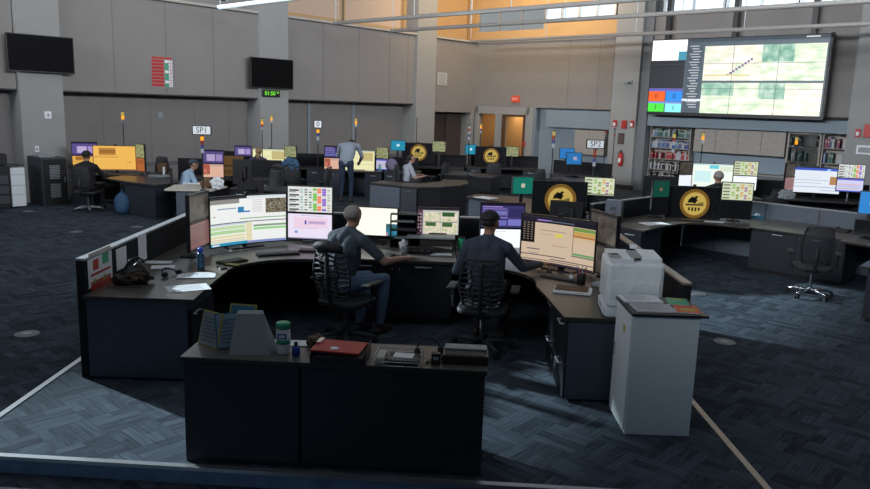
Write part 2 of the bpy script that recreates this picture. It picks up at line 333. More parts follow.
mb = MB(); text_mb(mb, '01:50', .17, emat((.5, 1, .2), 1.2), upM(-.05, -.028, 0)); text_mb(mb, '00', .08, emat((.5, 1, .2), 1.2), upM(.23, -.028, .03)); mb.build('digits', None, e)
def wallbox(name, px, py, wall, off, w, h, m_, label, cat, dep=.03, group=None, deco=None):
    p = room(px, py, (DL if wall == 'L' else DB)+off, wall); rz = -RA+(PI/2 if wall == 'L' else 0)
    mb = MB(); mb.box(0, 0, 0, w, dep, h, m_, bev=.004)
    if deco: deco(mb, dep)
    return tag(mb.build(name, None, loc=r2w(*p), rot=rz), label, cat, group)
LIP = lambda mb, d: mb.box(.0, -d/2-.005, 0, .04, .01, .06, M['greyp'])
wallbox('intercom_panel', 48, 115, 'L', .14, .15, .17, M['paper'], 'white square control panel on the left column', 'panel', deco=LIP)
wallbox('light_switch', 37, 149, 'L', .14, .09, .14, M['paper'], 'white switch plate low on the left column', 'switch', .02, deco=LIP)
wallbox('wall_speaker', 160, 115, 'L', -RD+.02, .15, .15, M['greyp'], 'small grey square fitting on the wall below the red board', 'fitting', deco=LIP)
def grille(mb, d):
    for k in range(5): mb.box(0, -d/2-.004, -.16+k*.08, .34, .008, .03, M['greyp'])
wallbox('air_vent', 442, 79, 'L', .015, .55, .46, mat('vent_white', (.5, .5, .48), .6), 'white square air grille high on the wall near the corner', 'vent', deco=grille)
p = room(515.5, 99, DB-.05, 'B'); e = empty('exit_sign', r2w(*p), -RA, 'red lit exit sign above the doorways', 'sign')
mb = MB(); mb.box(0, 0, 0, .36, .05, .24, bev=.006); mb.build('case', emat((.85, .3, .22), .8, 'exit_red'), e)
mb = MB(); text_mb(mb, 'EXIT', .13, emat((1., .75, .65), 1.), upM(0, -.03, 0)); mb.build('letters', None, e)
def strobe(mb, d):
    mb.box(0, -d/2-.02, -.02, .07, .04, .1, M['paper']); mb.box(0, -d/2-.01, .08, .1, .02, .03, M['redc'])
for px, py, wall, of, lb in ((615, 123.5, 'B', -.28, 'red fire alarm strobe left of the pull station on the pillar'), (632, 124, 'B', -.28, 'red fire alarm strobe right of the pull station on the pillar'), (858, 133, 'B', -.43, 'red fire alarm strobe on the right hand pillar')):
    wallbox('alarm_strobe', px, py, wall, of, .13, .22, M['red'], lb, 'fire alarm', .05, 'fire alarm strobes', strobe)
wallbox('alarm_box', 624, 124.5, 'B', -.28, .17, .27, M['redc'], 'dark red alarm panel between two strobes on the pillar', 'fire alarm', .05, deco=lambda mb, d: mb.box(0, -d/2-.01, -.02, .12, .02, .1, M['red']))
wallbox('alarm_box', 868, 131, 'B', -.43, .2, .34, M['redc'], 'dark red alarm panel at the right edge beside the strobe', 'fire alarm', .05, deco=lambda mb, d: mb.box(0, -d/2-.01, -.02, .12, .02, .1, M['red']))
wallbox('alarm_box', 524, 144, 'B', -.04, .1, .2, M['redc'], 'small red call box beside the framed doorway', 'fire alarm', .05, deco=LIP)
wallbox('wall_plaque', 621, 138.5, 'B', -.28, .22, .36, mat('dark_brown_plaque', (.06, .035, .03), .5), 'dark brown plaque on the pillar above the extinguisher', 'plaque', deco=lambda mb, d: mb.box(0, -d/2-.003, 0, .14, .006, .24, mat('plaque_inner', (.1, .06, .05), .5)))
wallbox('wall_sign', 865, 150, 'B', -.43, .42, .24, M['paper'], 'white framed notice on the right pillar under the strobe', 'sign', deco=lambda mb, d: mb.box(0, -d/2-.003, 0, .32, .006, .14, M['greyp']))
wallbox('wall_sensor', 628, 82, 'B', -.28, .3, .1, M['greyp'], 'small grey motion sensor high on the pillar', 'sensor', .12, deco=lambda mb, d: mb.box(.08, -d/2-.02, -.02, .08, .04, .06, M['dgrey']))
p = room(620.5, 158, DB-.35, 'B'); e = empty('fire_extinguisher', r2w(*p)+Vector((0, 0, -.27)), -RA, 'red fire extinguisher mounted on the pillar', 'extinguisher')
mb = MB(); mb.lathe([(.04, 0), (.075, .01), (.08, .06), (.08, .36), (.06, .43), (.02, .46)]); mb.build('cylinder', M['red'], e)
mb = MB(); mb.box(0, 0, .5, .035, .1, .05); mb.tube([(0, -.02, .5), (-.08, -.05, .46), (-.1, -.04, .2)], .012); mb.build('valve', M['black'], e)
mb = MB(); mb.box(0, -.075, .2, .08, .02, .14); mb.build('label_plate', M['paper'], e)
mb = MB(); mb.box(0, .07, .3, .06, .05, .2); mb.build('hanger', M['steel'], e)

# linear pipes hung under the ceiling, parallel to the back wall
for i, (s, lb) in enumerate(((10.9, 'pale suspended pipe nearest the left television'), (14.75, 'pale suspended pipe second from the left wall'), (17.1, 'pale suspended pipe second from the back corner'), (21.0, 'pale suspended pipe running closest to the back wall'))):
    e = empty('suspended_pipe', r2w(-17.5, s, 4.86), -RA, lb, 'pipe', 'pipes hung below the ceiling')
    mb = MB(); mb.tube([(0, 0, 0), (24, 0, 0)], .055, n=12); mb.build('pipe', M['white'] if i == 0 else mat('pale_pipe_paint', (.42, .4, .38), .4), e)
    for k in range(5 if i < 3 else 4):
        mb = MB(); mb.tube([(.05+k*3.2, 0, .04), (.05+k*3.2, 0, 3.34)], .012, n=6); mb.build('hanger_rod', M['white'], e)

# ------------------------------------------------------------------ screens
def rc(x0, y0, x1, y1, c, s=1.): return (x0, y0, x1, y1, c, s)
rnd = random.Random(3)
def lay(kind):
    R = []; W = (.96, .97, 1.)
    if kind == 'cad':
        R = [rc(0, 0, 1, 1, (.93, .94, .93)), rc(0, .95, .5, 1, (.2, .2, .22)), rc(0, .86, .4, .95, (.55, .54, .53)), rc(.5, .94, 1, 1, (.85, .88, .9)), rc(.38, .66, .46, .78, (.2, .5, .7)), rc(.46, .66, .54, .69, (.1, .4, .7)),
             rc(.1, .75, .36, .77, (.45, .55, .7)), rc(.04, .6, .07, .62, (.5, .5, .5)), rc(0, .45, 1, .47, (.4, .42, .45)), rc(0, .42, .5, .45, (.75, .78, .85)), rc(0, .33, .47, .4, (.75, .85, .65)), rc(0, .24, .47, .31, (.68, .82, .6)), rc(0, .16, .47, .21, (.88, .85, .66)), rc(0, .11, .47, .14, (.88, .78, .64)), rc(0, .07, .47, .1, (.8, .84, .7)),
             rc(.48, .02, .56, .44, (.88, .84, .7)), rc(.58, .34, 1, .38, (.5, .6, .5)), rc(.58, .27, 1, .32, (.6, .82, .55)), rc(.4, .52, 1, .54, (.5, .65, .5)), rc(0, 0, .5, .06, (.2, .55, .7)), rc(.5, 0, 1, .05, (.5, .55, .75)), rc(.02, .01, .12, .04, (.9, .9, .9))]
        R.append(rc(.74, .62, 1, .93, 'noiseA'))
        for k in range(8): R.append(rc(.56+rnd.random()*.02, .9-k*.035, .7, .91-k*.035, (.75, .7, .75)))
    elif kind == 'tan':
        R = [rc(0, 0, 1, 1, (.86, .76, .66)), rc(0, .86, 1, 1, (.12, .1, .16)), rc(0, .42, .17, .86, (.1, .08, .09)), rc(0, .96, 1, 1, (.16, .16, .2))]
        for a in range(3):
            for k in range(8): R.append(rc(.02+a*.05, .48+k*.05, .045+a*.05, .5+k*.05, (.55, .5, .45)))
        R += [rc(.2, .9, .4, .93, (.6, .5, .8)), rc(.35, .9, .7, .92, (.4, .45, .5)), rc(.45, .6, .55, .66, (.9, .85, .3)), rc(.25, .7, .6, .715, (.6, .55, .5)), rc(.4, .4, .62, .41, (.6, .5, .45)), rc(.25, .62, .42, .63, (.6, .55, .5)), rc(.08, .28, .25, .3, (.3, .3, .35)), rc(.1, .2, .24, .21, (.4, .4, .42)),
              rc(.69, .3, .7, .86, (.55, .45, .4)), rc(.7, .78, 1, .85, (.45, .6, .3)), rc(.7, .71, 1, .77, (.8, .65, .3)), rc(.7, .65, 1, .7, (.75, .5, .25)), rc(.7, .58, 1, .64, (.85, .75, .6)), rc(.7, .28, 1, .32, (.4, .65, .4)), rc(.68, .24, 1, .27, (.5, .5, .45)), rc(0, .16, .6, .18, (.35, .33, .35)), rc(.4, .1, 1, .12, (.35, .33, .35)), rc(0, .06, .8, .08, (.5, .45, .4)), rc(0, 0, 1, .04, (.25, .2, .25))]
    elif kind == 'grid':
        R = [rc(0, 0, 1, 1, (.88, .89, .88))]
        for k in range(5): R.append(rc(.03, .82-k*.19, .25, .88-k*.19, (.2, .2, .22))); R.append(rc(.02, .77-k*.19, .18, .8-k*.19, (.4, .4, .42)))
        for x, c in ((.28, (.5, .7, .7)), (.38, (.35, .35, .35)), (.48, (.3, .5, .4)), (.57, (.45, .75, .25)), (.67, (.95, .5, .35)), (.78, (.55, .4, .8)), (.9, (.65, .65, .55))):
            for k in range(9): R.append(rc(x, .06+k*.1, x+(.09 if .5 < x < .85 else .06), .06+k*.1+(.09 if .5 < x < .85 else .05), c if (k+int(x*10)) % 4 else (.85, .85, .8)))
    elif kind == 'pink':
        R = [rc(0, 0, 1, 1, (.92, .88, .96)), rc(.14, .45, .9, .85, (.93, .82, .9)), rc(.38, .58, .42, .74, (.3, .3, .6)), rc(.46, .6, .85, .72, (.75, .65, .8)), rc(.12, .42, .7, .44, (.85, .7, .8)), rc(.15, .22, .22, .32, (.5, .6, .85)), rc(0, 0, 1, .04, (.5, .5, .6)), rc(.3, .92, .8, .94, (.7, .7, .8))]
    elif kind == 'cream': R = [rc(0, 0, 1, 1, (.97, .98, .92), 1.1), rc(.76, 0, 1, .42, 'noiseB'), rc(.76, .4, 1, .44, (.3, .4, .5)), rc(.76, 0, .8, .12, (.8, .6, .6))]
    elif kind == 'white': R = [rc(0, 0, 1, 1, (.95, .97, 1.), 1.1), rc(.1, .9, .6, .93, (.8, .8, .85))]
    elif kind == 'purple':
        R = [rc(0, 0, 1, 1, (.24, .22, .42)), rc(0, .9, 1, 1, (.12, .1, .2)), rc(.03, .84, .5, .88, (.65, .55, .85)), rc(.03, .5, .62, .72, (.38, .36, .62)), rc(.03, .76, .6, .79, (.6, .5, .8)), rc(.65, .45, .97, .8, (.2, .18, .36)), rc(.03, .38, .62, .44, (.5, .45, .75)), rc(.03, .08, .6, .3, (.42, .42, .7)), rc(.63, .08, .97, .35, (.46, .46, .74)), rc(.05, .55, .6, .57, (.6, .6, .8)), rc(.05, .62, .6, .64, (.6, .6, .8))]
    elif kind == 'purple2':
        R = [rc(0, 0, 1, 1, (.38, .33, .58)), rc(0, .9, 1, 1, (.15, .1, .3)), rc(.2, .2, .6, .7, (.8, .72, .9)), rc(.65, .2, .95, .7, (.7, .6, .85)), rc(0, .0, 1, .1, (.25, .2, .45))]
    elif kind == 'map4':
        R = [rc(0, 0, 1, 1, (.75, .76, .74)), rc(0, 0, .13, 1, (.35, .25, .3)), rc(0, .93, 1, 1, (.2, .18, .22)), rc(.16, .5, .55, .86, 'noiseC'), rc(.57, .5, .97, .86, 'noiseC'), rc(.16, .04, .55, .46, 'noiseC'), rc(.57, .04, .97, .46, 'noiseC'), rc(.6, .7, .9, .86, (.2, .35, .2)), rc(.2, .32, .45, .46, (.25, .4, .22)), rc(.6, .3, .85, .46, (.25, .4, .22)), rc(.16, .47, .97, .49, (.3, .3, .3))]
        for k in range(6): R.append(rc(.02, .1+k*.13, .1, .16+k*.13, (.7, .6, .65)))
    elif kind == 'dim': R = [rc(0, 0, 1, 1, 'noiseD'), rc(0, .92, 1, 1, (.25, .24, .24))]
    elif kind == 'pinkdim':
        R = [rc(0, 0, 1, 1, (.62, .45, .44)), rc(.1, .2, .9, .85, (.58, .42, .42)), rc(0, 0, 1, .05, (.35, .28, .3))]
        for k in range(6): R.append(rc(.15, .25+k*.1, .8, .262+k*.1, (.5, .34, .36)))
    elif kind == 'amber':
        R = [rc(0, 0, 1, 1, (.98, .75, .36)), rc(.12, .62, .5, .92, (.75, .52, .22)), rc(.14, .7, .48, .84, (.62, .42, .18)), rc(0, .52, .55, .56, (.8, .6, .3)), rc(.75, .3, .85, .36, (.85, .62, .3)), rc(0, 0, 1, .04, (.7, .5, .25))]
        for k in range(3): R.append(rc(.05, .15+k*.1, .6, .16+k*.1, (.88, .66, .32)))
    elif kind == 'olive': R = [rc(0, 0, 1, 1, 'noiseE')]
    elif kind == 'rust': R = [rc(0, 0, 1, 1, (.75, .42, .22)), rc(.1, .5, .9, .9, (.66, .36, .2))]
    elif kind == 'brownd': R = [rc(0, 0, 1, 1, (.5, .37, .2)), rc(0, .48, 1, .54, (.2, .16, .12)), rc(.1, .1, .6, .3, (.42, .3, .16))]
    elif kind == 'peach': R = [rc(0, 0, 1, 1, (.95, .76, .66)), rc(.02, .2, .35, .95, (.72, .38, .3)), rc(.05, .3, .2, .6, (.85, .5, .4)), rc(.4, .8, 1, 1, (.85, .7, .66))]
    elif kind == 'yell': R = [rc(0, 0, 1, 1, (.97, .95, .74)), rc(.55, .5, .95, .9, (.8, .74, .5)), rc(.05, .6, .5, .64, (.85, .85, .7)), rc(0, .3, 1, .33, (.85, .85, .7)), rc(0, .93, 1, 1, (.75, .78, .7))]
    elif kind == 'cyan': R = [rc(0, 0, 1, 1, (.1, .55, .68)), rc(.42, .4, .6, .65, (.85, .95, 1.)), rc(.3, .3, .42, .7, (.12, .62, .75))]
    elif kind == 'azure': R = [rc(0, 0, 1, 1, (.15, .5, .8)), rc(.45, .4, .7, .65, (.75, .7, .85)), rc(.5, .3, .9, .4, (.3, .65, .9))]
    elif kind == 'teal': R = [rc(0, 0, 1, 1, (.05, .42, .36)), rc(.42, .38, .6, .62, (.75, .72, .65))]
    elif kind == 'dteal': R = [rc(0, 0, 1, 1, (.06, .27, .22)), rc(.42, .42, .58, .6, (.5, .35, .28))]
    elif kind == 'gridy':
        R = [rc(0, 0, 1, 1, (.8, .84, .72))]
        for k in range(5): R.append(rc(.03, .82-k*.19, .25, .9-k*.19, (.45, .45, .35)))
        for x, c in ((.32, (.6, .75, .4)), (.46, (.55, .6, .3)), (.6, (.85, .65, .35)), (.72, (.65, .45, .6)), (.85, (.75, .7, .45))):
            for k in range(6): R.append(rc(x, .06+k*.15, x+.09, .17+k*.15, c if (k+int(x*10)) % 3 else (.85, .85, .75)))
    elif kind == 'bigw': R = [rc(0, 0, 1, 1, (.93, .97, .93)), rc(.4, .8, .62, .95, (.4, .8, .85)), rc(.05, .25, .45, .7, (.8, .93, .93)), rc(.65, .7, .95, .9, (.85, .9, .8)), rc(0, .94, 1, 1, (.75, .85, .85))]
    elif kind == 'blueform':
        R = [rc(0, 0, 1, 1, (.9, .93, .97)), rc(0, .9, 1, 1, (.25, .35, .75)), rc(.7, .9, .78, .98, (.6, .8, 1.)), rc(.78, .35, .98, .68, (.7, .52, .35)), rc(0, .5, .75, .52, (.6, .65, .8)), rc(0, .38, .6, .4, (.65, .7, .8)), rc(0, .22, .95, .25, (.65, .7, .85)), rc(.6, .1, .95, .12, (.6, .65, .8))]
        for k in range(3): R.append(rc(.05, .6+k*.08, .6, .61+k*.08, (.75, .8, .88)))
    elif kind == 'lilac': R = [rc(0, 0, 1, 1, (.82, .82, .95)), rc(0, .85, 1, 1, (.4, .4, .8)), rc(.05, .5, .9, .55, (.9, .6, .6)), rc(.05, .35, .9, .4, (.6, .7, .9)), rc(.05, .2, .9, .25, (.8, .7, .5)), rc(0, 0, 1, .08, (.35, .4, .8))]
    elif kind == 'off': R = [rc(0, 0, 1, 1, 'glass')]
    return R
nA = lambda: nmat('aerial_photo_brown', [(.2, .17, .12), (.5, .46, .36), (.7, .7, .66)], 60, .8)
NM = dict(noiseA=nA, noiseB=lambda: nmat('coast_photo', [(.25, .35, .2), (.2, .45, .55), (.25, .55, .65)], 12, .9),
 noiseC=lambda: nmat('camera_photo', [(.62, .7, .5), (.85, .82, .7), (.95, .85, .85)], 26, 1.), noiseD=lambda: nmat('grey_photo', [(.2, .19, .17), (.32, .29, .26), (.4, .38, .34)], 9, .7),
 noiseE=lambda: nmat('olive_photo', [(.3, .33, .2), (.58, .6, .42), (.75, .76, .6)], 22, .8), glass=lambda: mat('screen_off', (.012, .013, .016), .2),
 camC=lambda: nmat('tree_line_view', [(.42, .66, .58), (.62, .8, .7), (.86, .93, .87)], 4, 1.), camA=lambda: nmat('roadside_view', [(.72, .82, .68), (.88, .92, .82), (.98, .99, .97)], 2., 1.2, 3), camB=lambda: nmat('dry_field_view', [(.78, .86, .74), (.93, .9, .84), (1., 1., .97)], 1.8, 1.2, 3))
def smat(c, s=1.):
    return NM[c]() if isinstance(c, str) else emat(c, s)
def screen_mesh(rects, w, h, curve=0., y0=0., gain=1.):
    mb = MB()
    def P(u, v, d):
        x = (u-.5)*w
        if curve:
            i = min(7, int(u*8)); ua, ub = (i/8-.5)*w/curve, ((i+1)/8-.5)*w/curve; f = u*8-i
            return (curve*(math.sin(ua)*(1-f)+math.sin(ub)*f), y0-d-curve*(1-(math.cos(ua)*(1-f)+math.cos(ub)*f)), v*h)
        return (x, y0-d, v*h)
    for k, (x0, v0, x1, v1, c, s) in enumerate(rects):
        d = .0008+.00022*k; m_ = smat(c, s*gain); g = [x0]+([q/8 for q in range(1, 8) if x0+1e-6 < q/8 < x1-1e-6] if curve else [])+[x1]
        for a, b in zip(g, g[1:]):
            mb._add([P(a, v0, d), P(b, v0, d), P(b, v1, d), P(a, v1, d)], [(0, 1, 2, 3)], m_)
    return mb
def frame_mesh(w, h, bz, dep, m_, curve=0.):
    mb = MB(); n = 8 if curve else 1; W = w+2*bz
    for i in range(n):
        x0 = -W/2+W*i/n; x1 = -W/2+W*(i+1)/n
        def P(x, y):
            if not curve: return (x, y)
            a = x/curve; return (math.sin(a)*(curve-y), y-(curve-y)*(1-math.cos(a)))
        def seg(xa, xb, za, zb, ya, yb):
            pts = [P(xa, ya), P(xb, ya), P(xb, yb), P(xa, yb)]; mb.prism(pts, za, zb, m_)
        seg(x0, x1, -bz, h+bz, .0, dep)
        seg(x0, x1, -bz, 0, -.008, 0); seg(x0, x1, h, h+bz, -.008, 0)
        if i == 0: seg(-W/2, -w/2, 0, h, -.008, 0)
        if i == n-1: seg(w/2, W/2, 0, h, -.008, 0)
    return mb
def emblem(mb, cx, cz, r, y):
    g = emat((.92, .79, .4), .62); g2 = emat((.68, .5, .2), .5); k = emat((.05, .04, .03), 1.)
    def disc(rr, yy, m_, n=36): mb._add([(cx+rr*math.cos(2*PI*i/n), yy, cz+rr*math.sin(2*PI*i/n)) for i in range(n)], [tuple(range(n))], m_)
    disc(r, y-.002, g2); disc(r*.93, y-.0024, k); disc(r*.9, y-.0028, g2); disc(r*.78, y-.0032, g)
    def poly(pts): mb._add([(cx+a*r, y-.0036, cz+b*r) for a, b in pts], [tuple(range(len(pts)))], k)
    poly([(-.5, .05), (-.42, .3), (-.2, .5), (-.05, .42), (.02, .25), (.12, .1), (.0, .0), (-.2, .08)])
    poly([(-.2, .3), (.05, .55), (.2, .5), (.1, .35), (.2, .2), (0, .15)]); poly([(-.62, -.02), (.6, -.02), (.6, -.12), (-.62, -.12)]); poly([(.1, .02), (.55, .12), (.58, .02)])
    for j in range(4): poly([(-.42+j*.22, -.25), (-.3+j*.22, -.25), (-.3+j*.22, -.55+abs(j-1.5)*.08), (-.42+j*.22, -.5)])
CURV = 2.2
def monitor(px, py, y, w, h, yaw, kind, label, name='monitor', curve=0., group=None, gain=1., loc=None, stand=None, bz=.012, tilt=0.):
    """px,py,y : photo position and real depth of the panel's centre; h,w panel size; stand = height of desk it stands on"""
    c = loc if loc is not None else ony(px, py, y)
    r = yaw; base = Vector((c.x, c.y, c.z-h/2))
    e = empty(name, base, r, label, 'monitor', group)
    frame_mesh(w, h, bz, .035, M['black'], curve).build('housing', None, e)
    sm = screen_mesh(lay(kind) if kind != 'logo' else [rc(0, 0, 1, 1, 'glass')], w, h, curve, 0, gain)
    if kind == 'logo':
        emblem(sm, .02, h*.5, h*.44, -.03); 
        for j in range(3): sm._add([(-.42*w+j*.025, -.004, .1*h), (-.42*w+j*.025+.018, -.004, .1*h), (-.42*w+j*.025+.018, -.004, .15*h), (-.42*w+j*.025, -.004, .15*h)], [(0, 1, 2, 3)], emat((.8, .8, .8), .8))
        sm._add([(-.42*w, -.004, .05*h), (-.28*w, -.004, .05*h), (-.28*w, -.004, .075*h), (-.42*w, -.004, .075*h)], [(0, 1, 2, 3)], emat((.7, .7, .7), .7))
    so = sm.build('screen', None, e)
    mb = MB(); mb.box(0, .055, h*.5, min(.3, w*.5), .04, h*.5, bev=.01); mb.build('rear_cover', M['blackm'], e)
    if curve: mb = MB(); mb.box(0, -.0, h+.03, .05, .03, .03, bev=.005); mb.cyl(0, 0, 0, .006, .01, m=None, M=Matrix.Translation((0, -.016, h+.03)) @ Matrix.Rotation(PI/2, 4, 'X'), n=10); mb.build('webcam', M['black'], e)
    if stand is not None:
        mb = MB(); d = base.z-stand
        mb.b2(-.03, .03, .07, .10, -d+.01, h*.5); mb.build('stand_neck', M['black'], e)
        mb = MB(); mb.b2(-w*.22, w*.22, -.02, .19, -d+.001, -d+.014, bev=.004); mb.build('stand_base', M['black'], e)
    return e
def mpole(loc, rz, top, base, label):               # post with bracket plates that carries a stacked pair
    e = empty('monitor_post', Vector((loc[0], loc[1], base+.001)), rz, label, 'monitor stand', 'posts carrying stacked monitors')
    mb = MB(); mb.b2(-.1, .1, -.08, .08, 0, .015); mb.build('base', M['blackm'], e)
    mb = MB(); mb.cyl(0, 0, .015, top-base, .017, m=M['steel']); mb.build('post', None, e)
    mb = MB(); mb.box(0, .0, top-base, .05, .05, .03); mb.build('cap', M['blackm'], e)
def pair(top, bot, y, yaw, kt, kb, desc, base, w=.53, h=.30, y2=None, gains=(1, 1)):
    a = ony(top[0], top[1], y); b = ony(bot[0], bot[1], y2 or y); b = Vector((a.x*.5+b.x*.5, a.y*.5+b.y*.5, b.z)); a = Vector((b.x, b.y, a.z))
    monitor(0, 0, 0, w, h, yaw, kt, 'upper '+desc[0], loc=a, gain=gains[0]); monitor(0, 0, 0, w, h, yaw, kb, 'lower '+desc[1], loc=b, gain=gains[1])
    q = Vector((math.sin(-yaw), math.cos(-yaw), 0))*.1; mpole((a.x+q.x, a.y+q.y), yaw, a.z+h*.45, base, desc[2])

# ------------------------------------------------------------------ furniture
PZ = .12; DZ = .86
def arc(cx, cy, r, a0, a1, n=8): return [(cx+r*math.cos(D2R(a0+(a1-a0)*i/n)), cy+r*math.sin(D2R(a0+(a1-a0)*i/n))) for i in range(n+1)]
def partition(name, x0, y0, x1, y1, z0, z1, label, th=.07, trim='alu', parent=None):
    L = math.hypot(x1-x0, y1-y0); a = math.atan2(y1-y0, x1-x0)
    e = empty(name, ((x0+x1)/2, (y0+y1)/2, z0+.001), a, label, 'partition')
    mb = MB(); mb.b2(-L/2, L/2, -th/2, th/2, 0, z1-z0-.022); mb.build('panel', M['fabp'], e)
    mb = MB(); mb.b2(-L/2, L/2, -th/2-.004, th/2+.004, z1-z0-.021, z1-z0, bev=.004); mb.build('top_trim', M[trim], e)
    return e
WARMT = MATS['warm_aluminium_strip']; M['warmt'] = WARMT
partition('partition', -2.965, 6.05, -2.965, 9.2, PZ, 1.165, 'black fabric partition with bright metal top edge left of the front workstations')
partition('partition', 2.065, 5.88, 2.065, 9.2, PZ, 1.165, 'black fabric partition with bronze top edge behind the white printer', trim='warmt')
partition('partition', -2.98, 9.245, 2.08, 9.245, PZ, 1.165, 'long black partition behind the monitors of the front workstations')
def handle(mb, x, y, z, L=.13, axis='x', m_=None):
    m_ = m_ or M['pull']
    d = (0, -.03)
    if axis == 'x': mb.box(x, y-.028, z, L, .012, .012, m_); mb.box(x-L/2+.006, y-.014, z, .01, .028, .01, m_); mb.box(x+L/2-.006, y-.014, z, .01, .028, .01, m_)
    else: mb.box(x-.028, y, z, .012, L, .012, m_); mb.box(x-.014, y-L/2+.006, z, .028, .01, .01, m_); mb.box(x-.014, y+L/2-.006, z, .028, .01, .01, m_)
def worktop(pts, z, label, th=.032, name='worktop'):
    n = len(pts); cx = sum(p[0] for p in pts)/n; cy = sum(p[1] for p in pts)/n
    e = empty(name, (cx, cy, z-th), 0, label, 'worktop')
    q = [(p[0]-cx, p[1]-cy) for p in pts]
    mb = MB(); mb.prism(q, th-.006, th, M['wood']); mb.build('top', None, e)
    mb = MB(); q2 = q; mb.prism(q2, 0, th-.0062, M['edge']); mb.build('edge_band', None, e); return e
LW = [(-2.925, 5.99), (-2.0, 5.99), (-2.03, 6.7), (-2.03, 7.05)]+arc(-1.35, 7.1, .69, 175, 96)+[(-1.13, 7.8), (-1.13, 9.19), (-2.925, 9.19)]
worktop(LW, DZ, 'left corner desk top of the front workstation holding the bag and bottle')
RW = [(2.02, 5.83), (1.07, 5.83), (1.02, 6.5), (.98, 6.9)]+arc(.42, 7.1, .58, -8, 84)+[(.25, 7.7), (.25, 9.19), (2.02, 9.19)]
worktop(RW, DZ, 'right corner desk top of the front workstation carrying the printer')
worktop([(-1.12, 7.88), (.24, 7.88), (.24, 9.19), (-1.12, 9.19)], DZ, 'centre desk top between the two seated men')
def cabinet(name, x0, x1, y0, y1, z0, z1, label, face='-y', doors=(), cat='cabinet', body='lam', front='lamd', toe=.06, rz=0, org=None):
    """doors: list of (u0,u1,v0,v1,handle pos or None) on the front face in fractions"""
    cx, cy = (x0+x1)/2, (y0+y1)/2; sx, sy = x1-x0, y1-y0
    e = empty(name, org if org is not None else (cx, cy, z0+.001), rz, label, cat); hh = z1-z0-.002
    mb = MB(); mb.b2(-sx/2, sx/2, -sy/2, sy/2, toe, hh, M[body]); mb.b2(-sx/2+.03, sx/2-.03, -sy/2+.03, sy/2-.03, 0, toe, M['blackm']); mb.build('body', None, e)
    for (u0, u1, v0, v1, hk) in doors:
        if face == '-y':
            mb = MB(); mb.b2(-sx/2+sx*u0+.004, -sx/2+sx*u1-.004, -sy/2-.018, -sy/2-.001, toe+(hh-toe)*v0+.004, toe+(hh-toe)*v1-.004, M[front], bev=.002)
            dn = 'drawer' if hk and hk[2] == 'D' else 'door'; dr = mb.build(dn, None, e)
            if hk:
                mb = MB(); x = -sx/2+sx*hk[0]; z = toe+(hh-toe)*hk[1]
                if hk[2] == 'K': mb.cyl(0, 0, 0, .03, .012, m=M['chrome'], M=Matrix.Translation((x, -sy/2-.018, z)) @ Matrix.Rotation(PI/2, 4, 'X'), n=10); mb.build('knob', None, dr)
                else: handle(mb, x, -sy/2-.018, z, hk[3] if len(hk) > 3 else .2); mb.build('handle', None, dr)
        else:
            mb = MB(); mb.b2(-sx/2-.018, -sx/2-.001, -sy/2+sy*u0+.004, -sy/2+sy*u1-.004, toe+(hh-toe)*v0+.004, toe+(hh-toe)*v1-.004, M[front], bev=.002)
            dr = mb.build('drawer', None, e); mb = MB(); handle(mb, -sx/2-.018, -sy/2+sy*hk[0], toe+(hh-toe)*hk[1], .16, 'y'); mb.build('handle', None, dr)
    return e
T = DZ-.033
cabinet('drawer_pedestal', -2.92, -2.08, 6.03, 6.75, PZ, T, 'grey sided drawer pedestal under the left end of the front desk', 'x', body='sidep', toe=.02)
mb = MB(); mb.b2(0, .018, 0, .6, 0, .5, M['lamd']); handle(mb, .046, .1, .46, .15, 'y'); q = mb.build('drawer', None); q.parent = bpy.data.objects['drawer_pedestal']; q.location = (.436, -.3, .12)
cabinet('drawer_pedestal', 1.12, 2.0, 5.87, 6.85, PZ, T, 'drawer pedestal with silver handles under the white printer', 'x', [(0, .5, .0, .45, (.2, .4)), (0, .5, .46, .99, (.2, .9)), (.5, 1, 0, .45, (.8, .4)), (.5, 1, .46, .99, (.8, .9))], body='sidep', toe=.02)
cabinet('credenza', -1.08, .2, 7.95, 8.55, PZ, T, 'dark two door credenza under the centre desk top', '-y', [(0, .5, 0, 1, (.25, .93, 'H', .16)), (.5, 1, 0, 1, (.75, .93, 'H', .18))], toe=.09)
cr_ = bpy.data.objects['credenza']
for k, x in enumerate((-.03, .05)):
    mb = MB(); mb.ell((x+.01, -.33, .63), (.012, .014, .012), M['chrome'], n=8, k=6); mb.build('knob', None, cr_)
# front desk facing the camera
FA = math.atan2(-.1, 2.0)
fe = lambda x: 4.60-.05*(x+1.6)
o = cabinet('storage_cabinet', -1.60, -.835, 4.61, 5.02, PZ, T, 'short left section of the dark front counter', '-y', [(0, 1, .05, 1, None)], toe=.0, rz=D2R(-2.4)); o.location = (-1.225, 4.80, PZ+.001)
o = cabinet('storage_cabinet', -.84, .35, 4.58, 4.98, PZ, T, 'long right section of the dark front counter', '-y', [(0, 1, .05, 1, None)], toe=.0, rz=D2R(-2.4)); o.location = (-.237, 4.755, PZ+.001)
worktop([(-1.63, 4.585), (.36, 4.50), (.385, 4.96), (-1.61, 5.03)], DZ, 'long front counter top carrying trays, wipes and papers')

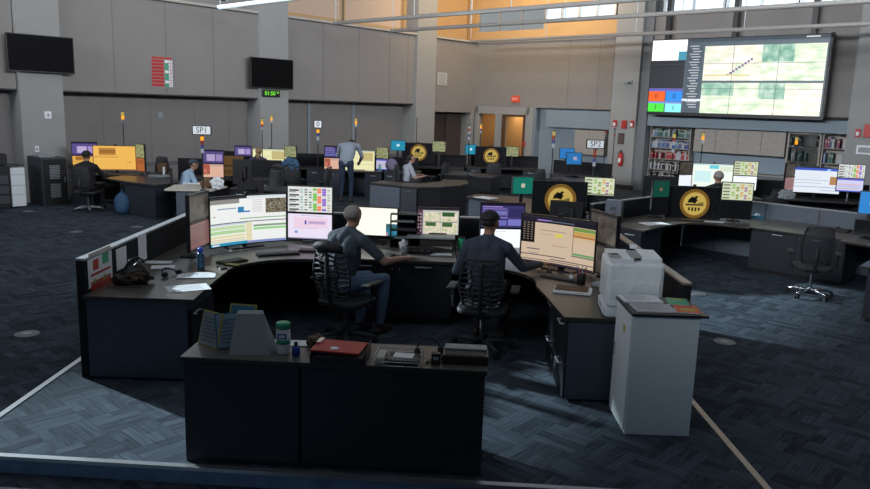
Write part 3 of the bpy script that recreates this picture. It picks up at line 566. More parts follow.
# ------------------------------------------------------------------ office chairs
SEE = mat('see_through_mesh', (.03, .033, .04), .7); SEE.node_tree.nodes['Principled BSDF'].inputs['Alpha'].default_value = .6
def office_chair(loc, rz, label, ribs=True, headrest=True, col=None, arms=True, base='dgrey', seat_h=.46, bh=.5, see=False):
    c = M[col or 'chair']; e = empty('office_chair', loc, rz, label, 'chair', 'office chairs')     # faces +y
    mb = MB()
    for k in range(5):
        a = 2*PI*k/5+.3; mb.tube([(0, 0, .1), (.18*math.cos(a), .18*math.sin(a), .1), (.31*math.cos(a), .31*math.sin(a), .075)], [.03, .024, .016], M[base])
    mb.cyl(0, 0, .08, .13, .04, m=M[base]); mb.build('star_base', None, e)
    for k in range(5):
        a = 2*PI*k/5+.3; mb = MB(); T_ = Matrix.Translation((.31*math.cos(a), .31*math.sin(a), .032)) @ Matrix.Rotation(a, 4, 'Z')
        for sgn in (-1, 1): mb.cyl(0, 0, sgn*.008, sgn*.026, .031, m=M['blackm'], M=T_ @ Matrix.Rotation(PI/2, 4, 'X'), n=12)
        mb.box(0, 0, .02, .03, .02, .05, M['blackm'], M=T_); mb.build('caster', None, e)
    mb = MB(); mb.cyl(0, 0, .13, seat_h-.09, .024, m=M['chrome'] if base == 'chrome' else M['dgrey']); mb.build('gas_column', None, e)
    mb = MB(); mb.b2(-.1, .1, -.14, .14, seat_h-.1, seat_h-.055, c, bev=.01); mb.build('tilt_mechanism', None, e)
    mb = MB(); n = 12; pts = []
    for k in range(24):
        a = 2*PI*k/24; cx_, sy_ = math.cos(a), math.sin(a); pts.append((.25*math.copysign(abs(cx_)**.45, cx_), .02+.245*math.copysign(abs(sy_)**.45, sy_)))
    mb.prism(pts, seat_h-.055, seat_h, c); s_ = mb.build('seat', None, e); bv = s_.modifiers.new('b', 'BEVEL'); bv.width = .02; bv.segments = 3
    # back: frame outline with slats or mesh
    def bk(u, v):                                                             # u -1..1 , v 0..1
        w = .17+.045*math.sin(v*PI)-.01*v; return Vector((u*w, -.23-.06*v+.05*(v-.4)**2-.05*(1-u*u), seat_h+.06+bh*v))
    mb = MB(); loop = [bk(-1, v/10) for v in range(11)]+[bk(u/5, 1)+Vector((0, 0, .02)) for u in range(-4, 5)]+[bk(1, 1-v/10) for v in range(11)]+[bk(-u/5, 0)-Vector((0, 0, .015)) for u in range(-4, 5)]
    mb.tube(loop+[loop[0]], .014, c, n=6); mb.build('back_frame', None, e)
    mb = MB()
    if ribs:
        for k in range(9):
            v = .06+k*.11
            mb.tube([bk(u/4, v+.025*math.sin(u*1.6+k)) for u in range(-4, 5)], .011, c, n=6)
        for u in (-.45, .45): mb.tube([bk(u+.08*math.sin(v*1.4), v/10) for v in range(11)], .012, c, n=6)
        mb.tube([bk(0, v/10)-Vector((0, .02, 0)) for v in range(11)], .022, c, n=6)
    else:
        V = [bk(-1+u/5, v/8) for v in range(9) for u in range(11)]
        mb._add(V, [(v*11+u, v*11+u+1, (v+1)*11+u+1, (v+1)*11+u) for v in range(8) for u in range(10)], SEE if see else c, None, True)
    b_ = mb.build('backrest', None, e)
    if not ribs: b_.modifiers.new('s', 'SOLIDIFY').thickness = .012
    mb = MB(); mb.tube([(0, -.12, seat_h-.075), (0, -.26, seat_h-.03), (0, -.31, seat_h+.15), (0, -.3, seat_h+.3)], .024, c); mb.build('back_support', None, e)
    if headrest:
        mb = MB(); mb.tube([bk(0, .95)-Vector((0, .02, 0)), bk(0, 1)+Vector((0, -.03, .06))], .014, c)
        mb.tube([bk(0, 1)+Vector((x, .045*abs(x)*4-.02, .075-abs(x)*.12)) for x in (-.16, -.1, 0, .1, .16)], [.03, .05, .06, .05, .03], c); mb.build('headrest', None, e)
    if arms:
        for sg in (-1, 1):
            mb = MB(); mb.tube([(sg*.22, 0, seat_h-.05), (sg*.3, 0, seat_h-.03), (sg*.31, -.02, seat_h+.17)], .016, c)
            mb.b2(sg*.31-.045, sg*.31+.045, -.14, .14, seat_h+.17, seat_h+.2, c, bev=.012); mb.build('armrest', None, e)
    return e

# ------------------------------------------------------------------ people
def capsule(bm, a, b, ra, rb):
    me = bmesh.new(); a = Vector(a); b = Vector(b)
    for p, r in ((a, ra), (b, rb)):
        rr = Vector((r, r, r)) if not isinstance(r, (tuple, list, Vector)) else Vector(r)
        bmesh.ops.create_icosphere(me, subdivisions=2, radius=1, matrix=Matrix.Translation(p) @ Matrix.Diagonal((rr.x, rr.y, rr.z, 1)))
    g = bmesh.ops.convex_hull(me, input=me.verts[:])
    bmesh.ops.delete(me, geom=[v for v in me.verts if not v.link_faces], context='VERTS')
    dead = list({x for x in g['geom_interior']+g['geom_unused'] if isinstance(x, bmesh.types.BMVert) and x.is_valid})
    bmesh.ops.delete(me, geom=dead, context='VERTS')
    t = bpy.data.meshes.new('x'); me.to_mesh(t); me.free(); bm.from_mesh(t); bpy.data.meshes.remove(t)
def person(loc, rz, label, J, cols, hair='short', hairm='hairb', vox=.012, cap=None, scale=1.):
    """J: joints in local frame (faces +y). cols: skin, shirt, trousers, shoes, sleeve ('short'/'long')"""
    skin, shirt, trou, shoe, sleeve = cols
    P = {k: Vector(v) for k, v in J.items()}
    prims = []
    def add(a, b, ra, rb, z): prims.append((Vector(a), Vector(b), ra, rb, z))
    pel, che, nek, hd = P['pelvis'], P['chest'], P['neck'], P['head']
    ax = (P['shR']-P['shL']).normalized(); f = ax.cross(Vector((0, 0, 1))).normalized()*-1; f = Vector((-ax.y, ax.x, 0)).normalized()
    for sg in (-1, 1):
        add(pel+ax*sg*.08, pel+ax*sg*.08+Vector((0, 0, .02)), .115, .11, 'trou')
        add(pel+ax*sg*.06+Vector((0, 0, .1)), che+ax*sg*.075-Vector((0, 0, .05)), .105, .115, 'shirt')
        add(che+ax*sg*.075, che+ax*sg*.09+Vector((0, 0, .1)), .115, .09, 'shirt')
    add(pel+Vector((0, 0, .08)), che, (.15, .115, .1), (.165, .125, .12), 'shirt'); add(che, che.lerp(nek, .5)+Vector((0, 0, .0)), (.165, .125, .12), (.15, .1, .07), 'shirt')
    add(che+Vector((0, 0, .14)), nek, .075, .06, 'shirt')
    add(P['shL'], P['shR'], .068, .068, 'shirt')
    add(P['shL'], nek-ax*.03, .066, .055, 'shirt'); add(P['shR'], nek+ax*.03, .066, .055, 'shirt')
    add(nek-Vector((0, 0, .02)), hd-Vector((0, 0, .05)), .056, .052, 'skin')
    hf = P.get('look', f); hf = Vector((hf.x, hf.y, 0)).normalized(); hx = Vector((hf.y, -hf.x, 0))
    # head: cranium, jaw, nose, ears, brow
    add(hd-hf*.025+Vector((0, 0, .02)), hd+hf*.02+Vector((0, 0, .025)), .079, .077, 'skin')
    add(hd+hf*.02-Vector((0, 0, .02)), hd+hf*.045-Vector((0, 0, .08)), .062, .036, 'skin')
    add(hd+hf*.088+Vector((0, 0, .0)), hd+hf*.105-Vector((0, 0, .028)), .009, .014, 'skin')
    add(hd+hf*.078-Vector((0, 0, .055)), hd+hf*.08-Vector((0, 0, .06)), .018, .018, 'skin')
    for sg in (-1, 1):
        add(hd+hx*sg*.082+Vector((0, 0, .012)), hd+hx*sg*.08-Vector((0, 0, .02)), .015, .012, 'skin'); add(hd+hx*sg*.03+hf*.082+Vector((0, 0, .025)), hd+hx*sg*.012+hf*.088+Vector((0, 0, .025)), .01, .01, 'skin')
    for s_ in 'LR':
        sh, el, wr = P['sh'+s_], P['el'+s_], P['wr'+s_]
        mid = sh.lerp(el, .72)
        if sleeve == 'short': add(sh, mid, .063, .054, 'shirt'); add(mid, el, .046, .043, 'skin'); add(el, wr, .042, .027, 'skin')
        else: add(sh, el, .063, .05, 'shirt'); add(el, wr, .049, .035, 'shirt')
        d = (wr-el).normalized(); hd_ = P.get('hand'+s_); d = (hd_-wr).normalized() if hd_ is not None else d
        side = d.cross(Vector((0, 0, 1))).normalized()
        if side.length < .5: side = ax.copy()
        drop = Vector((0, 0, -1))
        k0 = wr+d*.085
        add(wr, wr+d*.02, .027, .028, 'skin')
        for q in (-1, 1): add(wr+d*.02+side*q*.012, k0+side*q*.026, .02, .015, 'skin')
        for i, L_ in enumerate((.066, .078, .073, .058)):
            b0 = k0+side*(-.03+i*.02); b1 = b0+(d+drop*.18).normalized()*L_*.5; b2 = b1+(d+drop*.75).normalized()*L_*.5
            add(b0, b1, .0095, .009, 'skin'); add(b1, b2, .009, .0075, 'skin')
        tsg = -1 if s_ == 'R' else 1
        t0 = wr+d*.03+side*tsg*.028; t1 = t0+(d*.6+side*tsg*.8).normalized()*.035; t2 = t1+(d+drop*.3).normalized()*.03
        add(t0, t1, .014, .0115, 'skin'); add(t1, t2, .011, .009, 'skin')
    for s_ in 'LR':
        hp, kn, an = P['hip'+s_], P['kn'+s_], P['an'+s_]
        add(hp, kn, .088, .062, 'trou'); add(kn, kn.lerp(an, .35), .06, .062, 'trou'); add(kn.lerp(an, .35), an+Vector((0, 0, .02)), .06, .045, 'trou')
        td = P.get('toe'+s_); td = (td-an) if td is not None else f
        td = Vector((td.x, td.y, 0)).normalized(); g = an.z
        add(an-td*.035+Vector((0, 0, .035-g+P['ground'].z)), an+td*.06+Vector((0, 0, .05-g+P['ground'].z)), .035, .045, 'shoe'); add(an+td*.06+Vector((0, 0, .04-g+P['ground'].z)), an+td*.17+Vector((0, 0, .03-g+P['ground'].z)), .04, .029, 'shoe')
        add(an+Vector((0, 0, .02)), an+Vector((0, 0, .06-g+P['ground'].z)), .04, .04, 'shoe')
    bm = bmesh.new()
    for a, b, ra, rb, z in prims: capsule(bm, a, b, ra, rb)
    me = bpy.data.meshes.new('person'); bm.to_mesh(me); bm.free(); o = bpy.data.objects.new('person', me); C.objects.link(o)
    md = o.modifiers.new('r', 'REMESH'); md.mode = 'VOXEL'; md.voxel_size = vox
    sm = o.modifiers.new('s', 'SMOOTH'); sm.iterations = 9 if vox < .011 else 2; sm.factor = .5
    dg = bpy.context.evaluated_depsgraph_get(); dg.update(); nm = bpy.data.meshes.new_from_object(o.evaluated_get(dg)); o.modifiers.clear(); o.data = nm
    zones = ['skin', 'shirt', 'trou', 'shoe']
    nm.materials.clear()
    for q in (skin, shirt, trou, shoe): nm.materials.append(M[q])
    rm = lambda r: sum(r)/3 if isinstance(r, tuple) else r
    prims = [(a, b, rm(ra), rm(rb_), z) for a, b, ra, rb_, z in prims]
    for pf_ in nm.polygons:
        c = pf_.center; best = 9; bz_ = 'shirt'
        for a, b, ra, rb, z in prims:
            ab = b-a; t = max(0, min(1, (c-a).dot(ab)/max(ab.length_squared, 1e-9))); d = (c-a-ab*t).length-(ra+(rb-ra)*t)
            if z in ('shirt', 'shoe'): d -= .004
            if d < best: best = d; bz_ = z
        pf_.material_index = zones.index(bz_); pf_.use_smooth = True
    o.location = loc; o.rotation_euler = (0, 0, rz); o.scale = (scale,)*3
    tag(o, label, 'person'); 
    R = Matrix.Translation(hd) @ Matrix.Rotation(math.atan2(-hf.x, hf.y), 4, 'Z')
    mb = MB()
    if hair == 'short': cut = lambda v: v.z > .12+max(0, v.y)*.75 or (v.y < -.05 and v.z > -.55)
    else: cut = lambda v: v.z > .25+max(0, v.y)*.55 or v.y < .02
    mb.ell((0, -.012, .026), (.0835, .104, .087), M[hairm], R, 20, 14, cut)
    if hair == 'long': mb.tube([R @ Vector((0, -.07, 0)), R @ Vector((0, -.1, -.08)), R @ Vector((0, -.1, -.2))], [.07, .065, .03], M[hairm])
    if hair == 'tail': mb.tube([R @ Vector((0, -.1, .04)), R @ Vector((0, -.15, .0)), R @ Vector((0, -.14, -.14))], [.03, .035, .012], M[hairm])
    h_ = mb.build('hair', None, o); h_.modifiers.new('s', 'SOLIDIFY').thickness = .004
    mb = MB()
    for sg in (-1, 1): mb.ell((sg*.03, .083, .008), (.012, .008, .008), M['paper'], R, 8, 6); mb.ell((sg*.03, .09, .008), (.005, .004, .005), M['blackm'], R, 8, 6)
    mb.build('eyes', None, o)
    if cap:
        mb = MB(); mb.ell((0, -.01, .045), (.096, .115, .088), M[cap], R, 20, 14, lambda v: v.z > -.08)
        mb.prism([(-.07, .08), (-.05, .15), (0, .175), (.05, .15), (.07, .08)], .035, .045, M[cap], R); c_ = mb.build('cap', None, o); c_.modifiers.new('s', 'SOLIDIFY').thickness = .006
    return o
def seated(arms=None, lean=0., look=None, feet=.38, sh=.46, spread=.14):
    J = dict(pelvis=(0, -.05, sh+.11), chest=(0, -.07+lean*.6, sh+.40), neck=(0, -.05+lean, sh+.60), head=(0, -.01+lean*1.15, sh+.75), shL=(-.185, -.06+lean, sh+.53), shR=(.185, -.06+lean, sh+.53),
             hipL=(-.1, -.03, sh+.1), hipR=(.1, -.03, sh+.1), knL=(-spread, .40, sh+.09), knR=(spread, .40, sh+.09), anL=(-spread, feet, .1), anR=(spread, feet, .1), ground=(0, 0, 0),
             elL=(-.25, .05+lean, sh+.28), elR=(.25, .05+lean, sh+.28), wrL=(-.2, .28+lean, sh+.32), wrR=(.2, .28+lean, sh+.32))
    if arms: J.update(arms)
    if look: J['look'] = look
    return J

# ================================================================== front pod: monitors
A = 'front left workstation'
pair((200, 207.5), (198.5, 234), 7.72, D2R(84), 'dim', 'pinkdim', ('grey photo monitor at the outer left of the front left workstation', 'dusky pink monitor above the blue capped bottle', 'monitor post beside the left partition of the front desks'), DZ, w=.47, h=.29, gains=(.55, .6))
monitor(247, 219.5, 8.3, .95, .54, D2R(43), 'cad', 'large curved display with map, green and yellow bands on the front left desk', curve=2., stand=DZ, name='curved_monitor')
pair((310, 199.5), (310, 226.5), 8.72, D2R(-4), 'grid', 'pink', ('status grid monitor right of the big curved display at left front', 'lavender monitor with a pink box below the status grid', 'monitor post right of the large curved display at left front'), DZ, w=.53, h=.30)
monitor(374, 221.5, 8.75, .56, .33, D2R(-6), 'cream', 'pale cream monitor with a small coast picture in front of the grey haired man', stand=DZ)
monitor(438, 221.5, 8.72, .49, .31, D2R(2), 'map4', 'monitor with four camera pictures on the centre desk shelf', stand=1.02, gain=.95)
pair((502, 215.5), (502, 241), 8.85, D2R(6), 'purple', 'white', ('purple list monitor above the capped man', 'blank white monitor beside the capped man', 'monitor post behind the capped man'), DZ, w=.52, h=.29)
monitor(559, 242, 7.6, .86, .50, D2R(-38), 'tan', 'large curved tan display with coloured bands on the front right desk', curve=2.2, stand=DZ, name='curved_monitor', gain=.85)
pair((602, 228), (602, 259), 7.3, D2R(-72), 'dim', 'dim', ('dim angled monitor behind the white printer', 'dim angled monitor lower behind the white printer', 'monitor post beside the right partition of the front desks'), DZ, w=.5, h=.29, gains=(.4, .4))

# ================================================================== front pod: people and chairs
ch = office_chair((-.88, 7.27, PZ), D2R(-27), 'black ribbed office chair with headrest under the grey haired man', bh=.45)
m1 = seated(dict(elR=(.36, .20, .79), wrR=(.42, .44, .795), elL=(-.27, .08, .76), wrL=(-.2, .3, .80), knR=(.24, .36, .57), knL=(-.02, .42, .55), anR=(.22, .32, .1), anL=(.02, .24, .1)), lean=.13, look=(-.1, 1, 0))
person((-.93, 7.42, PZ), D2R(-33), 'seated grey haired person in slate polo and jeans with right arm on the desk', m1, ('skin', 'polo', 'jean', 'shoe', 'short'), 'short', 'hairg', vox=.0075, scale=1.04)
ch2 = office_chair((.5, 7.15, PZ), D2R(-10), 'black ribbed office chair carrying the person in the dark cap', headrest=False, bh=.44)
m2 = seated(dict(elR=(.33, .17, .79), wrR=(.47, .40, .79), elL=(-.29, .0, .74), wrL=(-.24, .22, .75)), lean=.09, look=(.2, 1, 0))
person((.52, 7.24, PZ), D2R(-14), 'seated person in dark cap and long sleeved navy shirt reaching right', m2, ('skin2', 'navy', 'pant', 'shoe', 'long'), 'short', 'hairb', vox=.0075, cap='blackm', scale=1.04)

# ================================================================== things on the front desks
def sheet(px, py, z, w, h, rz, label, m_='paper', name='paper', group=None, n=1, marks=False, y=None):
    p = onz(px, py, z) if y is None else Vector((px, py, z)); mb = MB(); t = .0012*n
    if n > 1:
        for k in range(n): mb.box(.006*math.sin(k*2.1), .005*math.cos(k*1.7), .0012+k*.0024, w, h, .0022, M[m_] if not isinstance(m_, list) else M[m_[k % len(m_)]], M=Matrix.Rotation(.05*math.sin(k*3), 4, 'Z'))
    else: mb.box(0, 0, .0012, w, h, .0016, M[m_])
    if marks:
        for k in range(7): mb.box(-w*.05*(k % 2), h*.36-k*h*.11, .0022+(n-1)*.0024, w*.7, h*.02, .0004, M['greyp'])
    return tag(mb.build(name, None, loc=(p.x, p.y, z+.0008), rot=rz), label, 'papers' if n > 1 else 'paper', group)
# left wing
sheet(188, 288, DZ, .36, .24, .5, 'white form lying at the front edge of the left desk beside the bag', marks=True)
sheet(197, 276, DZ, .34, .22, .2, 'loose white papers in front of the blue capped bottle', n=4, marks=True)
sheet(163, 267.5, DZ, .21, .16, .3, 'small pale papers lying behind the black bag', n=3)
sheet(156, 263, DZ, .3, .1, .1, 'narrow white booklet near the left partition', n=5)
def clip_sheet(px, py, x, w, h, label, name, deco=None):
    r = ray(px, py); t = x/r.x; p = Vector((x, r.y*t, H+r.z*t)); mb = MB(); mb.box(0, 0, 0, .004, w, h, M['paper'])
    if deco: deco(mb)
    return tag(mb.build(name, None, loc=(p.x+.004, p.y, p.z)), label, 'poster' if deco else 'paper')
def deco1(mb):
    for (y, z, w, h, c) in ((-.09, .06, .1, .09, 'redc'), (.1, .08, .12, .09, 'green'), (-.0, -.02, .38, .02, 'redc'), (-.1, .135, .14, .012, 'greyp'), (0, -.09, .38, .022, 'redc'), (0, -.13, .38, .05, 'redc')): mb.box(.003, y, z, .003, w, h, M[c])
    for y in (-.12, .06): mb.box(.005, y, -.085, .003, .045, .045, M['yellow']); mb.box(.007, y, -.085, .003, .02, .02, M['green'])
    mb.box(.002, 0, .16, .003, .42, .03, M['offw'])
clip_sheet(100, 269, -2.926, .46, .25, 'white notice with red and green marks pinned on the left partition', 'poster', deco1)
clip_sheet(121, 258, -2.926, .22, .2, 'small white sheet pinned between the notice and the tall sheet', 'pinned_sheet')
o = clip_sheet(142, 247, -2.924, .2, .27, 'tall white sheet hanging over the left partition edge', 'pinned_sheet')
# bag
p = onz(133, 284, DZ); e = empty('shoulder_bag', (p.x, p.y, DZ+.001), .5, 'black and brown leather bag slumped on the left desk against the partition', 'bag')
mb = MB(); bmesh.ops.create_icosphere(mb.bm, subdivisions=4, radius=1); mb.mi(M['bag'])
for v in mb.bm.verts:
    c = v.co; k = 1+.10*math.sin(c.x*9+c.z*5)+.07*math.sin(c.y*13+c.x*4)+.05*math.sin(c.z*17)
    pk = .6+.5*math.exp(-((c.x-.25)/.45)**2)
    v.co = Vector((c.x*.165*k, c.y*.10*k, max(0, (c.z*k+.8)*.105*pk))); 
for f in mb.bm.faces: f.smooth = True
mb.build('body', None, e)
mb = MB(); mb.tube([(-.09, 0, .1), (-.02, .04, .2), (.05, .04, .235), (.1, .03, .2), (.1, 0, .12)], .011, M['bag']); mb.tube([(-.14, -.06, .06), (-.05, -.1, .1), (.06, -.1, .12), (.14, -.03, .06)], .008, M['brown']); mb.tube([(-.15, 0, .04), (-.22, -.05, .01), (-.16, -.12, .01), (-.02, -.14, .01), (.1, -.15, .01), (.02, -.19, .01)], .005, M['brown']); mb.build('strap', None, e)
mb = MB(); mb.box(.02, -.1, .08, .1, .012, .06, M['brown'], bev=.01); mb.box(.02, -.108, .08, .03, .006, .015, M['chrome']); mb.build('front_pocket', None, e)
p = onz(172, 276, DZ); e = empty('headset', (p.x, p.y, DZ+.001), 1., 'tangled black headset lying between bag and papers', 'headset')
mb = MB(); mb.tube([(.08*math.cos(t*.35), .1*math.sin(t*.35), .01+.05*math.sin(t*.35)) for t in range(10)], .007, M['blackm']); mb.build('band', None, e)
for s in ((.08, 0), (-.08, .0)):
    mb = MB(); mb.ell((s[0], s[1], .025), (.035, .03, .024), M['blackm']); mb.build('earpiece', None, e)
mb = MB(); mb.tube([(.1, 0, .02), (.16, -.03, .006), (.12, -.1, .006), (.2, -.13, .006), (.14, -.18, .006)], .0045, M['brown']); mb.build('cord', None, e)
p = onz(201, 270, DZ); e = empty('water_bottle', (p.x, p.y, DZ+.001), 0, 'translucent bottle with a bright blue cap on the left desk', 'bottle')
mb = MB(); mb.lathe([(.034, 0), (.038, .01), (.038, .08), (.034, .1), (.038, .12), (.037, .16), (.018, .185)]); mb.build('body', M['bottle'], e)
mb = MB(); mb.lathe([(.026, .185), (.027, .21), (.018, .222)]); mb.build('cap', mat('bright_blue_plastic', (.03, .12, .75), .35), e)
def keyboard(px, py, z, rz, label, w=.44):
    p = onz(px, py, z); e = empty('keyboard', (p.x, p.y, z+.001), rz, label, 'keyboard', 'keyboards on the front desks')
    mb = MB(); mb.box(0, 0, .009, w, .15, .016, bev=.003); mb.build('case', M['black'], e)
    mb = MB()
    for r in range(5):
        for k in range(15): mb.box(-w/2+.025+k*(w-.05)/14, .055-r*.026, .02, (w-.05)/14-.004, .021, .006)
    o = mb.build('keys', M['dgrey'], e); o['kind'] = 'stuff'; return e
def mouse(px, py, z, rz, label, m_='blackm'):
    p = onz(px, py, z); e = empty('computer_mouse', (p.x, p.y, z+.001), rz, label, 'mouse')
    mb = MB(); mb.ell((0, 0, .012), (.03, .052, .022), M[m_], cut=lambda v: v.z > -.6); mb.build('body', None, e)
    mb = MB(); mb.cyl(0, 0, -.004, .004, .008, m=M['greyp'], M=Matrix.Translation((0, .028, .031)) @ Matrix.Rotation(PI/2, 4, 'Y'), n=10); mb.build('wheel', None, e)
keyboard(278, 254.5, DZ, .45, 'black keyboard under the big curved display on the left desk', .46)
keyboard(318, 251.5, DZ, .05, 'black keyboard below the lavender monitor')
keyboard(232, 262, DZ, .9, 'black keyboard beside the blue capped bottle', .3)
mouse(393, 257.5, DZ, -.3, 'dark mouse under the hand of the grey haired man')
def phone(px, py, z, rz, label, scr='yellow', w=.07, h=.14):
    p = onz(px, py, z); e = empty('mobile_phone', (p.x, p.y, z+.001), rz, label, 'phone'); mb = MB(); mb.box(0, 0, .006, w, h, .011, bev=.003); mb.build('body', M['black'], e)
    mb = MB(); mb.box(0, 0, .0125, w-.012, h-.012, .001); mb.build('display', M[scr], e)
phone(233, 265.5, DZ, 1.2, 'flat device with a yellow green face lying behind the left papers', w=.09, h=.16)
phone(222, 268, DZ, .6, 'dark slim phone lying next to the yellow green device', 'dgrey')
p = onz(322, 254, DZ); 
p = onz(318, 250, DZ)
# desk telephone-like speaker below pink monitor
p = onz(333, 251, DZ); mb = MB(); mb.lathe([(.03, 0), (.036, .01), (.03, .09), (.02, .1)], M['blackm']); mb.box(0, -.034, .06, .03, .01, .04, M['greyp']); tag(mb.build('desk_speaker', None, loc=(p.x, p.y, DZ+.001)), 'small black desk speaker between the lavender monitor and the chair', 'speaker')
# centre desk: paper organiser, riser, cup, tissues
yb = 8.8
e = empty('desk_organizer', (-.36, 8.72, DZ+.001), 0, 'black open shelf organiser between the cream and camera monitors', 'organizer')
mb = MB()
for z in (0, .1, .2, .3, .39): mb.b2(-.17, .17, -.13, .13, z, z+.008)
for x in (-.17, .17): mb.b2(x-.005, x+.005, -.13, .13, 0, .395)
mb.b2(-.17, .17, .125, .135, 0, .395); mb.build('shelf_frame', M['blackm'], e)
mb = MB(); mb.box(0, -.02, .118, .26, .2, .012, M['greyp']); mb.box(.01, -.02, .22, .24, .2, .02, M['dgrey']); mb.box(-.01, -.02, .312, .24, .2, .01, M['greyp']); mb.build('paper_stack', None, e)
e = empty('monitor_riser', (.03, 8.62, DZ+.001), 0, 'grey topped monitor shelf on the centre desk', 'shelf')
mb = MB(); mb.b2(-.36, .2, -.16, .16, .14, .157); mb.build('top', M['greyp'], e)
for x in (-.34, .18): mb = MB(); mb.b2(x-.01, x+.01, -.15, .15, 0, .14); mb.build('side', M['blackm'], e)
p = onz(400, 262, DZ)
def crumple(name, x, y, z, r, m_, label, cat='tissue'):
    mb = MB(); rr = random.Random(int(abs(x*100)+7)); bm = mb.bm; bmesh.ops.create_icosphere(bm, subdivisions=3, radius=1)
    for v in bm.verts:
        k = .75+.5*rr.random(); v.co = Vector((v.co.x*r[0]*k, v.co.y*r[1]*k, max(0, (v.co.z*k+.7)*r[2])))
    return tag(mb.build(name, M[m_], loc=(x, y, z+.001)), label, cat)
crumple('crumpled_tissue', -.36, 8.55, DZ, (.06, .04, .06), 'paper', 'crumpled white tissue in front of the black shelf organiser')
def cup(px, py, z, r, h, m_, label, lid=None):
    p = onz(px, py, z); e = empty('cup', (p.x, p.y, z+.001), 0, label, 'cup'); mb = MB(); mb.lathe([(r*.8, 0), (r, h), (r*.93, h), (r*.74, .004)]); mb.build('body', M[m_], e)
    mb = MB(); mb.lathe([(r*1.04, h+.001), (r*1.04, h+.01), (r*.6, h+.018)]); mb.build('lid', M[lid or m_], e)
cup(404, 256, DZ, .035, .09, 'greyp', 'grey cup on the desk beside the reaching hand')
cup(461, 250, DZ, .042, .14, 'green', 'green canister at the right end of the centre desk', 'blackm')
sheet(441, 254.5, DZ, .24, .12, .1, 'white sheet in front of the centre monitor shelf', marks=True)
mb = MB(); mb.b2(-.17, .17, -.06, .06, 0, .07, M['blackm'], bev=.008)
for k in range(4): mb.box(-.12+k*.08, -.061, .04, .05, .004, .03, M['dgrey'])
p = onz(418, 253, DZ); tag(mb.build('radio_unit', None, loc=(p.x, p.y-.0, DZ+.001)), 'low black radio unit on the centre desk front', 'radio')
# right wing
keyboard(561, 279, DZ, -.62, 'black keyboard in front of the capped man under the tan display', .4)
mouse(549, 273, DZ, -.3, 'black mouse under the hand of the capped man')
sheet(573, 291.5, DZ, .33, .25, -.25, 'stack of white papers topped by a brown folder on the right desk', n=9)
p = onz(573, 291.5, DZ); mb = MB(); mb.box(0, 0, .003, .3, .2, .004, M['brown'], bev=.001); tag(mb.build('folder', None, loc=(p.x-.01, p.y+.01, DZ+.026), rot=-.25), 'tan brown folder lying on top of the paper stack', 'folder')
p = onz(581, 284, DZ); e = empty('pen_cup', (p.x, p.y, DZ+.001), 0, 'black pen cup with pens in front of the tan display', 'pen holder')
mb = MB(); mb.lathe([(.04, 0), (.045, .1), (.04, .1), (.035, .005)], M['blackm']); mb.build('cup', None, e)
for k in range(5):
    a = k*1.3; mb = MB(); mb.tube([(.02*math.cos(a), .02*math.sin(a), .01), (.045*math.cos(a), .045*math.sin(a), .17)], .0045, M[('red', 'greyp', 'blue', 'orange', 'dgrey')[k]], n=6); mb.build('pen', None, e)
p = onz(571, 281, DZ); mb = MB(); mb.lathe([(.018, 0), (.02, .05), (.012, .06)], M['white']); mb.lathe([(.012, .06), (.012, .075)], M['greyp'], n=10); tag(mb.build('correction_bottle', None, loc=(p.x, p.y, DZ+.001)), 'tiny white bottle left of the pen cup', 'bottle')
crumple('cable_heap', 1.62, 6.95, DZ, (.1, .07, .03), 'greyp', 'heap of grey cable behind the pen cup', 'cable')
# printer
e = empty('laser_printer', (1.64, 6.03, DZ+.001), D2R(-6), 'large off-white laser printer on the right front desk', 'printer')
PW, PD_, PH = .45, .47, .50
mb = MB(); mb.b2(-PW/2, PW/2, -PD_/2, PD_/2, .10, PH-.03, M['white'], bev=.03); mb.b2(-PW/2+.005, PW/2-.005, -PD_/2+.01, PD_/2, .012, .096, M['white'], bev=.012); mb.b2(-PW/2+.03, PW/2-.03, -PD_/2+.04, PD_/2-.04, 0, .012, M['greyp'])
mb.build('body', None, e)
mb = MB(); mb.prism([(-PW/2+.02, -.22), (-PW/2+.02, .22), (-.02, .22), (-.02, -.22)], PH-.032, PH-.002, M['white']); mb.b2(.05, PW/2-.02, -.2, .2, PH-.032, PH+.012, M['white'], bev=.012); mb.build('top_cover', None, e)
mb = MB(); mb.box(.01, -.0, PH+.0, .1, .3, .012, M['greyp'], bev=.005); mb.build('output_slot', None, e)
mb = MB(); mb.box(-PW/2+.06, -.12, PH+.004, .09, .16, .014, M['greyp'], bev=.004); mb.box(-PW/2+.06, -.1, PH+.013, .05, .06, .004, M['black']); mb.build('control_panel', None, e)
mb = MB(); mb.b2(-PW/2+.03, PW/2-.03, -PD_/2-.006, -PD_/2+.01, .11, .32, M['white'], bev=.005); mb.build('side_panel', None, e)
mb = MB(); mb.cyl(0, 0, 0, .003, .1, m=mat('printer_relief', (.7, .77, .81), .4), M=Matrix.Translation((.06, -PD_/2-.007, .23)) @ Matrix.Rotation(PI/2, 4, 'X') @ Matrix.Diagonal((1, .8, 1, 1)), n=28); mb.build('round_relief', None, e)
mb = MB(); mb.cyl(0, 0, 0, .003, .014, m=M['greyp'], M=Matrix.Translation((-.15, -PD_/2-.002, .13)) @ Matrix.Rotation(PI/2, 4, 'X')); mb.build('logo_badge', None, e)
mb = MB(); mb.b2(-PW/2-.007, -PW/2+.004, -.2, .2, .02, .09, M['white'], bev=.003); mb.box(-PW/2-.009, 0, .07, .006, .12, .015, M['greyp']); mb.build('paper_tray', None, e)
mb = MB(); mb.prism([(.0, .19), (.06, .19), (.03, .2)], PH+.013, PH+.05, M['white']); mb.build('paper_stop', None, e)
